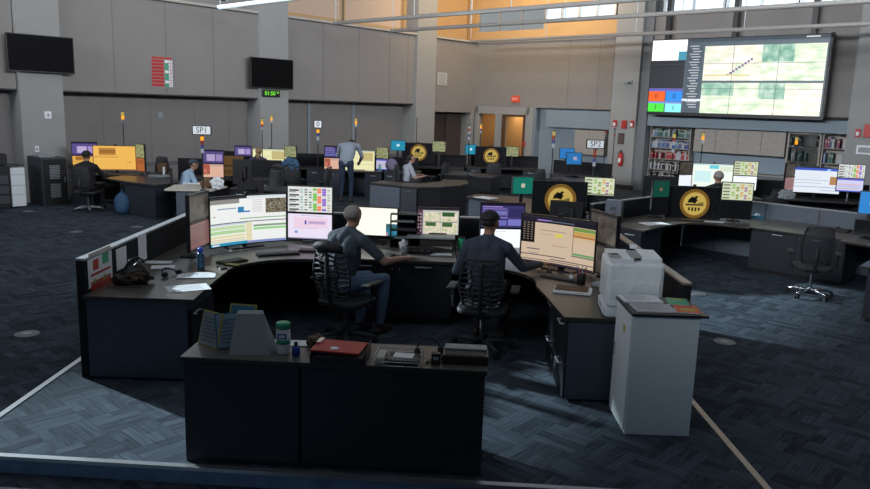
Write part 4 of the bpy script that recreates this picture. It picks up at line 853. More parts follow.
# white cabinet
e = empty('printer_cabinet', (1.72, 5.49, PZ+.001), D2R(0), 'tall pale cabinet standing at the front right with magazines on its black top', 'cabinet')
cw, cd, chh = .49, .47, .95
mb = MB(); mb.b2(-cw/2, cw/2, -cd/2, cd/2, .0, chh-.022, M['cab'], bev=.004); mb.build('body', None, e)
mb = MB(); mb.b2(-cw/2-.014, -cw/2-.001, -cd/2+.01, cd/2-.01, .03, chh-.03, M['wcab'], bev=.003); d_ = mb.build('door', None, e); 
mb = MB(); mb.box(-cw/2-.024, cd/2-.07, .55, .012, .02, .1, M['chrome']); mb.build('handle', None, d_)
mb = MB(); mb.box(-cw/2-.0155, -.1, .74, .002, .12, .17, M['paper']); mb.box(-cw/2-.0175, -.06, .78, .002, .05, .06, M['yellow']); mb.build('notice', None, d_)
mb = MB(); mb.b2(-cw/2-.02, cw/2+.05, -cd/2-.03, cd/2+.02, chh-.02, chh, M['black'], bev=.003); mb.build('top', None, e)
zc = PZ+chh+.002
def magazine(x, y, rz, w, h, m_, label, t=.008, deco=None, z=zc):
    e = empty('magazine', (x, y, z), rz, label, 'magazine', 'magazines on the pale cabinet')
    mb = MB(); mb.b2(-w/2, w/2, -h/2, h/2, 0, t-.002, M['paper']); mb.build('pages', None, e)
    mb = MB(); mb.b2(-w/2-.002, w/2+.002, -h/2-.002, h/2+.002, t-.0018, t, M[m_])
    if deco: deco(mb, w, h, t)
    mb.build('cover', None, e)
def mdec(c1, c2): 
    def f(mb, w, h, t): mb.b2(-w*.4, w*.3, h*.2, h*.4, t, t+.001, M[c1]); mb.b2(-w*.3, w*.35, -h*.3, h*.05, t, t+.001, M[c2])
    return f
M['pinkp'] = mat('pale_pink_paper', (.55, .5, .54), .7)
def tdec(mb, w, h, t):
    for k in range(9): mb.b2(-w*.42, w*(.1+.3*((k*7) % 5)/5), h*.38-k*h*.09, h*.4-k*h*.09, t, t+.0008, M['greyp'])
magazine(1.62, 5.64, .05, .3, .2, 'paper', 'open white newsletter at the back left of the pale cabinet top', .014, tdec)
magazine(1.9, 5.6, -.2, .15, .2, 'green', 'green and yellow magazine at the back right of the pale cabinet top', .01, mdec('yellow', 'green'))
magazine(1.65, 5.39, .03, .3, .22, 'pinkp', 'pale pink printed leaflet at the front of the pale cabinet top', .008, tdec)
magazine(1.90, 5.38, -.15, .17, .2, 'orange', 'red orange magazine at the front right corner of the pale cabinet top', .009, mdec('redc', 'yellow'))

# ---- front counter things
def P(px, py, z=DZ): return onz(px, py, z)
p = P(250, 352); e = empty('document_stand', (p.x, p.y-.0, DZ+.001), .12, 'pale grey sloping document stand on the front counter', 'stand')
mb = MB(); V = [(-.13, -.07, 0), (.13, -.07, 0), (.09, .04, .25), (-.09, .04, .25), (-.13, -.064, 0), (.13, -.064, 0), (.09, .046, .25), (-.09, .046, .25)]
mb._add(V, [(0, 1, 2, 3), (7, 6, 5, 4), (0, 4, 5, 1), (1, 5, 6, 2), (2, 6, 7, 3), (3, 7, 4, 0)], M['greyp']); mb.build('front_plate', None, e)
mb = MB(); V = [(.13, -.07, 0), (.19, .02, 0), (.12, .1, .0), (.09, .046, .25), (.08, .1, 0)]; mb._add(V, [(0, 1, 3), (1, 2, 3), (2, 4, 3), (0, 3, 4), (0, 4, 2, 1)], M['greyp']); mb.build('side_wing', None, e)
mb = MB(); V = [(-.09, .04, .25), (.09, .04, .25), (.08, .08, .265), (-.08, .08, .265), (-.09, .09, 0), (.09, .09, 0)]; mb._add(V, [(0, 1, 2, 3), (3, 2, 5, 4)], M['greyp']); mb.build('back_plate', None, e)
p = P(216, 350); e = empty('display_binder', (p.x, p.y-.04, DZ+.001), -.15, 'open standing binder with yellow edges left on the front counter', 'binder')
for sg, w, tx in ((-1, .2, 'yellow'), (1, .2, 'teal')):
    T_ = Matrix.Translation((0, .04, 0)) @ Matrix.Rotation(sg*.45+(.2 if sg > 0 else 0), 4, 'Z') @ Matrix.Rotation(-.25, 4, 'X')
    x0, x1 = (-.2, 0) if sg < 0 else (0, .2)
    mb = MB(); mb.b2(x0, x1, 0, .006, .0, .24, M[tx], M=T_); mb.b2(x0+.01, x1-.01, -.004, 0, .01, .23, M['greyp'] if sg < 0 else M['lblue'], M=T_); mb.build('cover', None, e)
    mb = MB()
    for k in range(7): mb.b2(x0+.03, x1-.04, -.006, -.004, .04+k*.025, .044+k*.025, M['dgrey'], M=T_)
    mb.build('page_lines', None, e)
T_ = Matrix.Translation((.03, .12, .0)) @ Matrix.Rotation(-.45, 4, 'X'); mb = MB(); mb.b2(-.02, .17, 0, .006, 0, .3, M['yellow'], M=T_); mb.b2(-.01, .16, -.004, 0, .01, .29, M['teal'], M=T_); mb.build('rear_cover', None, e)
p = P(284, 352); e = empty('wipes_canister', (p.x, p.y-.02, DZ+.001), 0, 'white wipes canister with green lid and green band', 'canister')
mb = MB(); mb.lathe([(.043, 0), (.046, .006), (.046, .17), (.043, .175)], M['paper'], n=24); mb.build('body', None, e)
mb = MB(); mb.lathe([(.0475, .172), (.0475, .205), (.042, .212)], M['green'], n=24); mb.build('lid', None, e)
mb = MB(); mb.lathe([(.0468, .07), (.0468, .1)], M['green'], n=24); mb.b2(-.03, .03, -.0485, -.046, .11, .145, M['blue']); mb.b2(-.02, .02, -.0492, -.0482, .118, .137, M['paper']); mb.build('label_band', None, e)
p = P(296, 355); e = empty('sanitizer_bottle', (p.x, p.y, DZ+.001), 0, 'small dark blue bottle right of the wipes canister', 'bottle')
mb = MB(); mb.lathe([(.025, 0), (.028, .01), (.026, .05), (.012, .065)], M['blue']); mb.build('body', None, e); mb = MB(); mb.lathe([(.012, .065), (.013, .085), (.008, .09)], M['black']); mb.build('cap', None, e)
sheet(293, 343.5, DZ, .34, .12, .0, 'long white sheet behind the wipes canister', n=2)
crumple('paper_wrapper', P(316, 347).x, P(316, 347).y+.02, DZ, (.06, .06, .05), 'brown', 'crumpled brown wrapper left of the red clipboard', 'wrapper')
p = P(341, 358); e = empty('desk_tray', (p.x, p.y+.0, DZ+.001), D2R(-3), 'black letter tray under the red clipboard', 'tray')
mb = MB(); w, d, h = .36, .26, .06; mb.b2(-w/2, w/2, -d/2, d/2, 0, .005); mb.b2(-w/2, -w/2+.004, -d/2, d/2, .005, h); mb.b2(w/2-.004, w/2, -d/2, d/2, .005, h+.03); mb.b2(-w/2, w/2, d/2-.004, d/2, .005, h); mb.b2(-w/2, w/2, -d/2, -d/2+.004, .005, h-.015); mb.build('tray_body', M['black'], e)
mb = MB(); mb.b2(-.15, .15, -.1, .1, .006, .03); mb.build('paper_stack', M['greyp'], e)
e = empty('clipboard', (p.x-.01, p.y+.01, DZ+.064), D2R(-9), 'red folder clipboard lying across the black tray', 'clipboard')
mb = MB(); mb.b2(-.17, .16, -.11, .13, 0, .012, M['redc'], bev=.005); mb.build('board', None, e)
mb = MB(); mb.box(-.02, -.05, .014, .05, .05, .003, M['paper']); mb.build('label_sticker', None, e)
mb = MB(); mb.box(-.15, .06, .02, .03, .1, .015, M['chrome']); mb.build('clip', None, e)
p = P(399, 362); e = empty('wire_basket', (p.x, p.y+.01, DZ+.001), D2R(-4), 'silver wire basket on the front counter', 'basket')
mb = MB(); w, d, h = .3, .22, .06
for z in (.004, h*.5, h): mb.tube([(-w/2, -d/2, z), (w/2, -d/2, z), (w/2, d/2, z), (-w/2, d/2, z), (-w/2, -d/2, z)], .003, n=5)
for k in range(13): x = -w/2+w*k/12; mb.tube([(x, -d/2, h), (x, -d/2, .004), (x, d/2, .004), (x, d/2, h)], .0018, n=4)
for k in range(7): y = -d/2+d*k/6; mb.tube([(-w/2, y, h), (-w/2, y, .004), (w/2, y, .004), (w/2, y, h)], .0018, n=4)
mb.build('wires', M['chrome'], e)
pw = e.location; mb = MB(); mb.b2(-.08, .12, -.09, .09, 0, .03, M['black'], bev=.004); tag(mb.build('notebook', None, loc=(pw.x+.01, pw.y, DZ+.008), rot=D2R(-4)), 'black notebook inside the wire basket', 'notebook')
mb = MB(); mb.b2(-.065, .065, -.045, .045, 0, .002, M['paper']); tag(mb.build('note_card', None, loc=(pw.x+.03, pw.y+.01, DZ+.0395), rot=D2R(-8)), 'white card lying on the black notebook in the wire basket', 'card')
mb = MB(); mb.b2(-.025, .025, -.09, .09, 0, .04, M['offw']); tag(mb.build('envelope_bundle', None, loc=(pw.x-.115, pw.y, DZ+.008), rot=D2R(-4)), 'cream envelopes at the left side of the wire basket', 'envelopes')
p = P(430, 358); e = empty('headset', (p.x, p.y+.03, DZ+.001), .4, 'black headset and cord right of the wire basket', 'headset')
mb = MB(); mb.tube([(.09*math.cos(t*.33), .02+.03*math.sin(t*.33), .02+.09*math.sin(t*.33)) for t in range(10)], .006, M['blackm']); mb.build('band', None, e)
for s in (-1, 1): mb = MB(); mb.ell((s*.085, .02, .03), (.02, .034, .034), M['blackm']); mb.build('earpiece', None, e)
mb = MB(); mb.tube([(.1, 0, .02), (.15, -.05, .006), (.08, -.1, .006), (-.03, -.08, .006), (-.08, -.12, .006), (.02, -.15, .006)], .004, M['blackm']); mb.tube([(-.09, .0, .03), (-.08, -.06, .02), (-.05, -.09, .03)], .003, M['chrome']); mb.build('cord', None, e)
p = P(434, 365); mb = MB(); mb.b2(-.03, .03, -.025, .025, 0, .075, M['black'], bev=.005); mb.box(0, -.026, .045, .035, .003, .02, M['greyp']); tag(mb.build('pager', None, loc=(p.x+.01, p.y+.02, DZ+.001)), 'small black device standing near the counter edge', 'device')
p = P(464, 361); e = empty('label_printer', (p.x+.01, p.y+.03, DZ+.001), D2R(-3), 'black desk console with a grey lid at the right end of the front counter', 'console')
mb = MB(); mb.b2(-.15, .15, -.11, .1, 0, .06, M['black'], bev=.006); mb.build('body', None, e)
mb = MB(); mb.b2(-.14, .14, .0, .1, .061, .075, M['greyp'], bev=.004); mb.build('lid', None, e)
mb = MB()
for r in range(3):
    for k in range(10): mb.box(-.12+k*.026, -.09+r*.028, .063, .02, .02, .006, M['dgrey'])
o = mb.build('keys', None, e); o['kind'] = 'stuff'

# ================================================================== right pod (same desks, turned)
AX, AY = -.45, 7.95
def T45(x, y, c=(5.72, 11.62), a=-PI/4):
    u, w = x-AX, y-AY; return (c[0]+u*math.cos(a)-w*math.sin(a), c[1]+u*math.sin(a)+w*math.cos(a))
GZ = .74
LWr = [T45(*q) for q in LW]; RWr = [T45(*q) for q in RW]
worktop(LWr, GZ, 'corner desk top of the right pod under the round gold emblem display')
worktop(RWr, GZ, 'desk top at the right edge of the photo beyond the empty mesh chair')
worktop([T45(*q) for q in ((-1.12, 7.88), (.24, 7.88), (.24, 9.19), (-1.12, 9.19))], GZ, 'middle desk top behind the empty mesh chair')
def cabR(x0, x1, y0, y1, label, doors, name='drawer_pedestal'):
    c = T45((x0+x1)/2, (y0+y1)/2); o = cabinet(name, x0, x1, y0, y1, 0, GZ-.033, label, '-y', doors, rz=-PI/4, org=(c[0], c[1], .001), toe=.05)
    return o
cabR(-1.16, .28, 7.97, 8.6, 'dark two door credenza behind the empty mesh chair', [(0, .5, 0, 1, (.3, .93, 'H', .16)), (.5, 1, 0, 1, (.72, .93, 'H', .16))], 'credenza')
cr_ = [o for o in bpy.data.objects if o.name.startswith('credenza')][-1]
for x in (-.04, .05): mb = MB(); mb.ell((x+.0, -.345, .63), (.013, .014, .013), M['chrome'], n=8, k=6); mb.build('knob', None, cr_)
cabR(-2.95, -2.06, 6.02, 6.65, 'dark drawer pedestal of the right pod nearest the printer', [(0, 1, 0, 1, (.78, .9, 'D', .16))])
cabR(1.12, 2.0, 6.0, 6.7, 'dark drawer pedestal at the right edge below the mesh chair', [(0, 1, 0, .48, (.25, .42, 'D', .16)), (0, 1, .5, 1, (.25, .92, 'D', .2))])
def partR(x0, y0, x1, y1, label, z1=1.05, m_='fabp'):
    a = T45(x0, y0); b = T45(x1, y1); e = partition('partition', a[0], a[1], b[0], b[1], 0, z1, label, trim='steel')
    if m_ != 'fabp': e.children[0].data.materials[0] = M[m_]
    return e
partR(-3.03, 6.05, -3.03, 9.2, 'black partition on the left side of the right pod behind the tan display', 1.04)
e = partR(-2.98, 9.245, 2.08, 9.245, 'blue grey partition running behind the mesh chair and credenza', 1.02, 'grey')
mb = MB()
for k in range(5): mb.b2(-1.9+k*.9, -1.88+k*.9, -.052, -.046, .02, .98)
mb.build('seams', M['dgrey'], e)
office_chair((5.42, 10.42, 0), D2R(-20), 'empty black mesh chair with polished base by the right credenza', ribs=False, headrest=False, base='chrome', see=True)
monitor(693, 203.5, 12.9, .93, .58, D2R(-2), 'logo', 'wide black display showing a round gold emblem, nearest the right bookcase', curve=3., stand=GZ, name='curved_monitor')
pair((661, 189.5), (660, 206), 12.75, D2R(22), 'dteal', 'off', ('dark green monitor left of the right emblem display', 'switched off monitor below the dark green one', 'post of the dark green monitor pair'), GZ, w=.34, h=.29)
pair((737, 191.5), (736, 210), 12.6, D2R(-8), 'gridy', 'off', ('status grid monitor right of the right emblem display', 'switched off monitor below the grid in the right pod', 'post of the grid monitor in the right pod'), GZ, w=.5, h=.29)
monitor(871, 203, 11.2, .3, .33, D2R(-30), 'azure', 'plain blue monitor cut by the right edge of the photo', stand=GZ, gain=1.)
monitor(866, 228, 11.2, .3, .22, D2R(-30), 'off', 'dark monitor at the right edge below the blue one', stand=GZ)
sheet(655, 224, GZ, .42, .28, .4, 'open white papers on the near corner of the right pod desk', n=4)
sheet(714, 222, GZ, .3, .14, -.3, 'bluish white sheet below the right emblem display', n=2)
keyboard(690, 221, GZ, -.2, 'black keyboard below the right emblem display', .42)
p = onz(757, 219, GZ); mb = MB(); mb.b2(-.12, .12, -.06, .06, 0, .06, M['teal'], bev=.004); mb.ell((0, 0, .07), (.05, .02, .03), M['paper']); tag(mb.build('tissue_box', None, loc=(p.x, p.y, GZ+.001), rot=-.5), 'teal tissue box at the left end of the right credenza', 'tissue box')
sheet(795, 219, GZ, .34, .24, -.6, 'white papers on the credenza behind the mesh chair', n=5)
sheet(780, 215.5, GZ, .3, .2, -.7, 'dark folders left of the white papers on the right credenza', 'dgrey', n=6)
p = onz(843, 232, GZ); mb = MB(); mb.b2(-.1, .1, -.1, .1, 0, .05, M['black'], bev=.005); mb.tube([(-.09, -.05, .06), (-.09, .05, .06), (-.09, .1, .05)], .015, M['black']); tag(mb.build('desk_phone', None, loc=(p.x, p.y, GZ+.001), rot=-.8), 'black desk phone on the right pod near the edge of the photo', 'phone')
p = onz(617, 224, GZ); mb = MB(); mb.b2(-.13, .13, -.12, .12, 0, .36, M['grey'], bev=.004); mb.b2(-.05, .05, -.125, -.12, .2, .26, M['dgrey']); tag(mb.build('desktop_box', None, loc=(p.x, p.y+.25, GZ+.001), rot=-.4), 'blue grey upright box on the desk left of the dark green monitor', 'box')

M['dtop'] = mat('dark_desk_top', (.04, .04, .042), .35, scale=12)
# ================================================================== distant desks
def desk(pts, z, label, body=None, m_='lam', top='wood', name='desk', back=False):
    n = len(pts); cx = sum(p[0] for p in pts)/n; cy = sum(p[1] for p in pts)/n; e = empty(name, (cx, cy, .001), 0, label, 'desk')
    q = [(p[0]-cx, p[1]-cy) for p in pts]; mb = MB(); mb.prism(q, z-.035, z, M[top if top != 'wood' else 'dtop']); mb.build('top', None, e)
    bp = [(p[0]-cx, p[1]-cy) for p in body] if body else [(a*.96, b*.96) for a, b in q]
    mb = MB(); mb.prism(bp, .0, z-.036, M[m_]); mb.build('body', None, e); return e
def rdesk(x, y, rz, w, d, label, z=GZ, cab=.45):                         # straight desk with kneehole: top, two end cabinets, modesty panel
    e = empty('desk', (x, y, .001), rz, label, 'desk'); mb = MB(); mb.b2(-w/2, w/2, -d/2, d/2, z-.036, z-.001, M['dtop']); mb.build('top', None, e)
    for sg in (-1, 1): mb = MB(); mb.b2(sg*w/2, sg*(w/2-cab), -d/2+.03, d/2-.03, 0, z-.037, M['lam']); handle(mb, sg*(w/2-cab/2), -d/2+.03, z-.12, .14); mb.build('drawer_unit', None, e)
    mb = MB(); mb.b2(-w/2+cab, w/2-cab, d/2-.06, d/2-.04, .05, z-.037, M['lamd']); mb.build('modesty_panel', None, e); return e
D20 = D2R(20)
# middle pod with the left gold emblem
desk([(1.15, 12.25), (1.55, 11.72), (2.28, 11.72), (2.45, 12.6), (2.75, 13.3), (1.75, 15.3), (.85, 15.6), (.6, 15.02), (1.3, 14.35)], GZ, 'desk under the middle gold emblem display with a pale grey end panel',
     [(1.7, 12.9), (2.6, 13.2), (1.7, 15.2), (.9, 15.5), (.66, 15.02), (1.32, 14.42)], 'grey')
monitor(559, 199.5, 12.4, .9, .6, D2R(0), 'logo', 'wide black display showing a round gold emblem above the tan display', curve=3., stand=GZ, name='curved_monitor')
monitor(523, 185.5, 12.9, .37, .29, D2R(14), 'teal', 'bright green monitor left of the middle emblem display', stand=GZ)
pair((598.5, 186.5), (599, 203), 12.5, D2R(-14), 'gridy', 'off', ('status grid monitor just right of the middle emblem display', 'switched off monitor under the grid beside the middle emblem', 'post of the grid monitor beside the middle emblem'), GZ, w=.49, h=.29)
monitor(566, 212, 11.9, .5, .32, D2R(180-8), 'off', 'back of a black monitor in front of the middle emblem display', stand=GZ-.0)
sheet(486, 198, GZ, .42, .3, -.7, 'white paper stack on the pale grey end of the middle desk', n=5)
# curved desk left of centre
desk([(-1.55, 17.2), (-.82, 16.72), (-.42, 16.6), (.1, 16.8), (.5, 17.2), (.76, 17.75), (.74, 18.6), (.15, 18.6), (.1, 18.1), (-.1, 17.7), (-.4, 17.4), (-.9, 17.5), (-1.3, 17.8)], GZ, 'curved dark desk with grey end panel left of centre behind the camera monitor', m_='fabp')
e = bpy.data.objects['desk.001'] if 'desk.001' in bpy.data.objects else None
def panel_on(e, a, b, z0, z1, m_, name, dz=0, hd=False):
    d = Vector((b[0]-a[0], b[1]-a[1], 0)); n = Vector((d.y, -d.x, 0)).normalized()*.012; mb = MB(); L = d.length; T_ = Matrix.Translation(Vector((a[0], a[1], 0))-e.location+n) @ Matrix.Rotation(math.atan2(d.y, d.x), 4, 'Z')
    mb.b2(.01, L-.01, -.008, .008, z0, z1, M[m_], M=T_)
    if hd: mb.box(L/2, -.03, z1-.07, .16, .02, .014, M['chrome'], M=T_); mb.box(L/2, -.03, (z0+z1)/2+.05, .16, .02, .014, M['chrome'], M=T_)
    return mb.build(name, None, e)
if e: panel_on(e, (-1.55, 17.2), (-.82, 16.72), .03, .69, 'grey', 'end_panel'); panel_on(e, (-.82, 16.72), (-.44, 16.6), .03, .69, 'lam', 'drawer_front', hd=True)
desk([(.15, 20.3), (1.45, 19.6), (1.75, 20.4), (.5, 21.3)], GZ, 'black end desk behind the curved desk, right of the seated woman', m_='fabp')
desk([(2.9, 19.9), (3.75, 18.9), (4.4, 19.5), (3.5, 20.6)], GZ, 'pale grey end desk behind the middle emblem display', m_='grey')
sheet(567, 170, GZ, .5, .3, -.6, 'white papers on the pale grey end desk', n=4)
# left desks
e = desk([(-7.4, 16.35), (-6.6, 15.75), (-5.84, 15.3), (-5.45, 16.1), (-6.4, 16.95), (-7.2, 17.0)], GZ, 'dark desk with rounded panel behind the dark blue backpack',
     [(-6.74, 15.93), (-5.88, 15.38), (-5.55, 16.05), (-6.4, 16.7)], 'lam')
rdesk(-7.75, 17.55, D2R(8), 1.5, .8, 'far left desk under the large orange display')
desk([(-6.93, 17.05), (-6.3, 17.02), (-6.4, 17.9), (-6.93, 18.0)], GZ, 'dark corner desk linking the far left desks')
pair((84.8, 149), (84.6, 162), 17.5, D2R(12), 'purple2', 'amber', ('purple monitor above the person in black at far left', 'orange monitor behind the head of the person in black', 'post of the far left monitor pair'), GZ, w=.54, h=.31, gains=(.8, .8))
monitor(116, 158, 17.5, .97, .56, D2R(14), 'amber', 'large orange display at the far left desk', curve=3, stand=GZ, name='curved_monitor', gain=.9)
pair((139.5, 151), (141, 164.5), 17.2, D2R(-38), 'olive', 'rust', ('olive map monitor right of the large orange display', 'rust coloured monitor right of the large orange display', 'post right of the large orange display'), GZ, w=.36, h=.30, gains=(.5, .75))
e = desk([(-5.4, 14.62), (-4.5, 14.75), (-4.4, 15.5), (-5.5, 15.5)], GZ, 'grey desk end with a pale top beyond the left partition', [(-5.2, 14.7), (-4.75, 14.78), (-4.75, 15.4), (-5.2, 15.4)], 'grey', 'offw')
crumple('white_bag', -4.45, 14.95, GZ, (.13, .1, .14), 'paper', 'crumpled white bag on the pale topped desk end', 'bag')
crumple('brown_bag', -4.68, 15.0, GZ, (.12, .1, .12), 'brown', 'small brown bag beside the crumpled white bag', 'bag')
rdesk(-4.75, 17.3, D2R(6), 1.9, .8, 'dark desk under the first supervisor sign'); rdesk(-4.9, 20.85, D2R(4), 3.4, .8, 'dark desk under the yellow display and the purple monitor'); rdesk(-2.3, 20.6, D2R(-4), 1.6, .8, 'dark desk below the standing person')
rdesk(-.95, 20.6, D2R(-4), .95, .8, 'dark desk below the lavender bag', cab=.3); rdesk(-.15, 22.6, 0, 1.9, .8, 'dark desk under the small emblem display left of the doorways'); rdesk(2.0, 23.2, D2R(-3), 2.2, .8, 'dark desk under the small emblem display before the doorways')
rdesk(4.0, 21.4, D2R(-35), 1.3, .8, 'dark desk under the two blue monitors'); rdesk(6.1, 16.9, D2R(-6), 2.4, .8, 'dark desk under the bright white display'); rdesk(8.7, 16.8, D2R(-14), 2.4, .8, 'dark desk under the white form display with blue bar')
for a, b, c, d, lb in ((-6.4, 18.3, -3.9, 18.6, 'low black partition behind the first supervisor sign'), (-6.3, 21.5, -2.9, 21.6, 'low black partition behind the purple monitor and yellow display'), (-3.2, 21.2, -.55, 21.3, 'low black partition behind the standing person'), (-1.1, 23.15, .9, 23.15, 'low black partition behind the left small emblem'), (.95, 23.75, 3.2, 23.75, 'low black partition behind the right small emblem'), (3.5, 22.4, 5.0, 21.3, 'low black partition behind the two blue monitors'), (4.9, 17.6, 7.3, 17.4, 'low black partition behind the bright white display'), (7.4, 17.6, 9.9, 17.0, 'low black partition behind the white form display')):
    partition('partition', a, b, c, d, 0, 1.08, lb, trim='blackm')
pair((213, 157), (213, 170.5), 16.6, D2R(8), 'purple2', 'peach', ('purple monitor below the first supervisor light pole', 'peach portrait monitor below the first supervisor light pole', 'post of the monitor pair below the first supervisor light'), GZ, w=.45, h=.30, gains=(.7, .8))
monitor(232, 166, 17., .5, .46, D2R(12), 'brownd', 'dim brown display right of the peach portrait monitor', stand=GZ, gain=.45)
monitor(243, 151, 20.6, .44, .28, D2R(10), 'purple2', 'small bright purple monitor left of the woman in purple', stand=GZ, gain=.8)
monitor(270, 159, 20.8, .95, .56, D2R(0), 'yell', 'large pale yellow display behind the woman in purple', curve=3, stand=GZ, name='curved_monitor', gain=.9)
pair((290.5, 151.5), (290.5, 164), 20.5, D2R(-20), 'olive', 'olive', ('upper green map monitor right of the woman in purple', 'lower green map monitor right of the woman in purple', 'post of the green map monitors'), GZ, w=.36, h=.29, gains=(.7, .6))
pair((333, 151.5), (333, 163.5), 20.3, D2R(6), 'purple', 'peach', ('purple monitor left of the standing person', 'pale portrait monitor left of the standing person', 'post left of the standing person'), GZ, w=.46, h=.29, gains=(.9, .8))
monitor(358, 160.5, 20.5, .93, .56, D2R(-4), 'yell', 'large pale yellow display in front of the standing person', curve=3, stand=GZ, name='curved_monitor', gain=.9)
pair((382, 153), (382.5, 164.5), 20.6, D2R(-22), 'olive', 'lilac', ('upper green map monitor right of the standing person', 'pale lilac monitor above the lavender bag', 'post above the lavender bag'), GZ, w=.36, h=.29, gains=(.7, .8))
monitor(398, 145.5, 22.4, .42, .29, D2R(8), 'cyan', 'small cyan monitor left of the left small emblem', stand=GZ, gain=.9)
monitor(418, 152.5, 22.5, .95, .56, 0, 'logo', 'distant emblem display above the seated dark haired person', curve=3, stand=GZ, name='curved_monitor', gain=1)
monitor(439, 146.5, 22.3, .38, .29, D2R(-8), 'olive', 'tilted map monitor right of the left small emblem', stand=GZ, gain=.9)
monitor(471, 149.5, 23.2, .34, .29, D2R(8), 'cyan', 'small cyan monitor left of the emblem display before the doorways', stand=GZ, gain=.9)
monitor(490.5, 156, 23.2, .95, .56, 0, 'logo', 'distant emblem display standing before the orange lit doorways', curve=3, stand=GZ, name='curved_monitor')
monitor(512, 151.5, 23.2, .4, .29, D2R(-8), 'olive', 'pale map monitor right of the emblem display before the doorways', stand=GZ, gain=.6)
monitor(567, 153.5, 21.6, .42, .29, D2R(4), 'azure', 'left of the two small blue monitors near the second supervisor sign', stand=GZ, gain=.8)
monitor(574, 158.5, 20.8, .42, .32, D2R(4), 'azure', 'right of the two small blue monitors near the second supervisor sign', stand=GZ, gain=.7)
pair((686, 168), (685, 181), 16.6, D2R(20), 'dim', 'white', ('grey monitor left of the bright white display', 'white monitor lower left of the bright white display', 'post left of the bright white display'), GZ, w=.34, h=.29, gains=(.5, .9))
monitor(713, 176, 16.7, .93, .54, D2R(-4), 'bigw', 'large bright white display behind the grey haired person', curve=3, stand=GZ, name='curved_monitor', gain=1.05)
pair((745.5, 168.5), (745, 183), 16.5, D2R(-8), 'gridy', 'white', ('status grid monitor right of the bright white display', 'white monitor lower right of the bright white display', 'post right of the bright white display'), GZ, w=.5, h=.30)
pair((791.5, 170), (789, 184), 16.6, D2R(30), 'dim', 'pinkdim', ('grey monitor left of the white form display', 'pinkish monitor left of the white form display', 'post left of the white form display'), GZ, w=.34, h=.29, gains=(.6, .9))
monitor(816.5, 180.5, 16.6, .95, .55, D2R(-14), 'blueform', 'large white form display with a blue top bar', curve=3, stand=GZ, name='curved_monitor')
pair((851, 171.5), (850.5, 185), 16.3, D2R(-16), 'grid', 'lilac', ('status grid monitor right of the white form display', 'lilac blue monitor right of the white form display', 'post right of the white form display'), GZ, w=.52, h=.29)
# dark monitor backs at left middle
monitor(243, 172, 15.5, .42, .5, D2R(165), 'off', 'back of a tall dark monitor left of the chairs in the middle distance', stand=GZ)
rdesk(-3.55, 15.45, D2R(-4), 1.4, .7, 'dark desk carrying the dark monitor backs')
o = bpy.data.objects
monitor(251, 189, 15.15, .52, .27, D2R(172), 'off', 'back of a low dark monitor with a silver frame line', stand=GZ)

# ================================================================== people further back
S = seated
def far(px, D_, az, label, J, cols, hair='short', hm='hairb', cap=None, vox=.018, sc=1.):
    x = (px-435)/F*D_*1.0; return person((x, D_, 0), D2R(az), label, J, cols, hair, hm, vox, cap, sc)
def xat(px, py, D_): return ony(px, py, D_)
q = xat(87, 180, 16.2); office_chair((q.x, 16.2, 0), D2R(-4), 'black office chair of the person in black at the far left', ribs=False, headrest=False, base='steel')
person((q.x, 16.25, 0), D2R(4), 'seated person in black clothes and cap before the orange display', S(dict(elR=(.3, .12, .76), wrR=(.25, .42, .80))), ('skin2', 'darkc', 'darkc', 'shoe', 'long'), 'short', 'hairb', .016, 'blackm')
q = xat(190, 175, 15.9); office_chair((q.x-.1, 15.9, 0), D2R(-70), 'black office chair under the person in light blue', ribs=False, headrest=False)
person((q.x-.15, 15.9, 0), D2R(-62), 'seated person in light blue shirt and dark cap near the first supervisor sign', S(lean=.22), ('skin2', 'lblue', 'pant', 'shoe', 'short'), 'short', 'hairb', .016, 'navy', .93)
q = xat(261, 170, 19.6); office_chair((q.x, 19.55, 0), D2R(4), 'dark office chair under the woman in purple', ribs=False, headrest=False)
person((q.x-.05, 19.6, 0), D2R(-6), 'seated blond person in a purple top before the pale yellow display', S(), ('skin', 'purple', 'pant', 'shoe', 'long'), 'long', 'hairy', .018)
J = dict(pelvis=(0, -.1, .93), chest=(0, .08, 1.22), neck=(0, .3, 1.38), head=(0, .47, 1.37), shL=(-.22, .2, 1.33), shR=(.22, .2, 1.33), hipL=(-.1, -.1, .9), hipR=(.1, -.1, .9), knL=(-.11, -.04, .5), knR=(.11, -.02, .5), anL=(-.12, -.12, .1), anR=(.12, -.1, .1), ground=(0, 0, 0),
         elL=(-.3, .3, 1.08), elR=(.3, .3, 1.08), wrL=(-.2, .5, .93), wrR=(.2, .5, .93))
q = xat(347, 175, 19.4); person((q.x, 19.4, 0), D2R(-6), 'standing person in grey hooded top leaning over a yellow display', J, ('skin', 'hood', 'jeand', 'shoe', 'long'), 'short', 'hairb', .016, scale=1.08)
q = xat(409, 170, 18.9); office_chair((q.x-.05, 18.9, 0), D2R(-70), 'dark office chair under the woman in light grey', ribs=False, headrest=False)
person((q.x-.05, 18.9, 0), D2R(-72), 'seated dark haired person in a light grey shirt behind the curved desk', S(lean=.1), ('skin', 'lgrey', 'pant', 'shoe', 'short'), 'long', 'hairb', .016)
q = xat(717, 190, 14.4); office_chair((q.x, 14.35, 0), D2R(0), 'dark office chair under the grey haired person', ribs=False, headrest=False)
person((q.x, 14.4, 0), D2R(-6), 'seated grey haired person in black silhouetted against the bright white display', S(), ('skin2', 'darkc', 'darkc', 'shoe', 'long'), 'short', 'hairg', .016, scale=1.12)
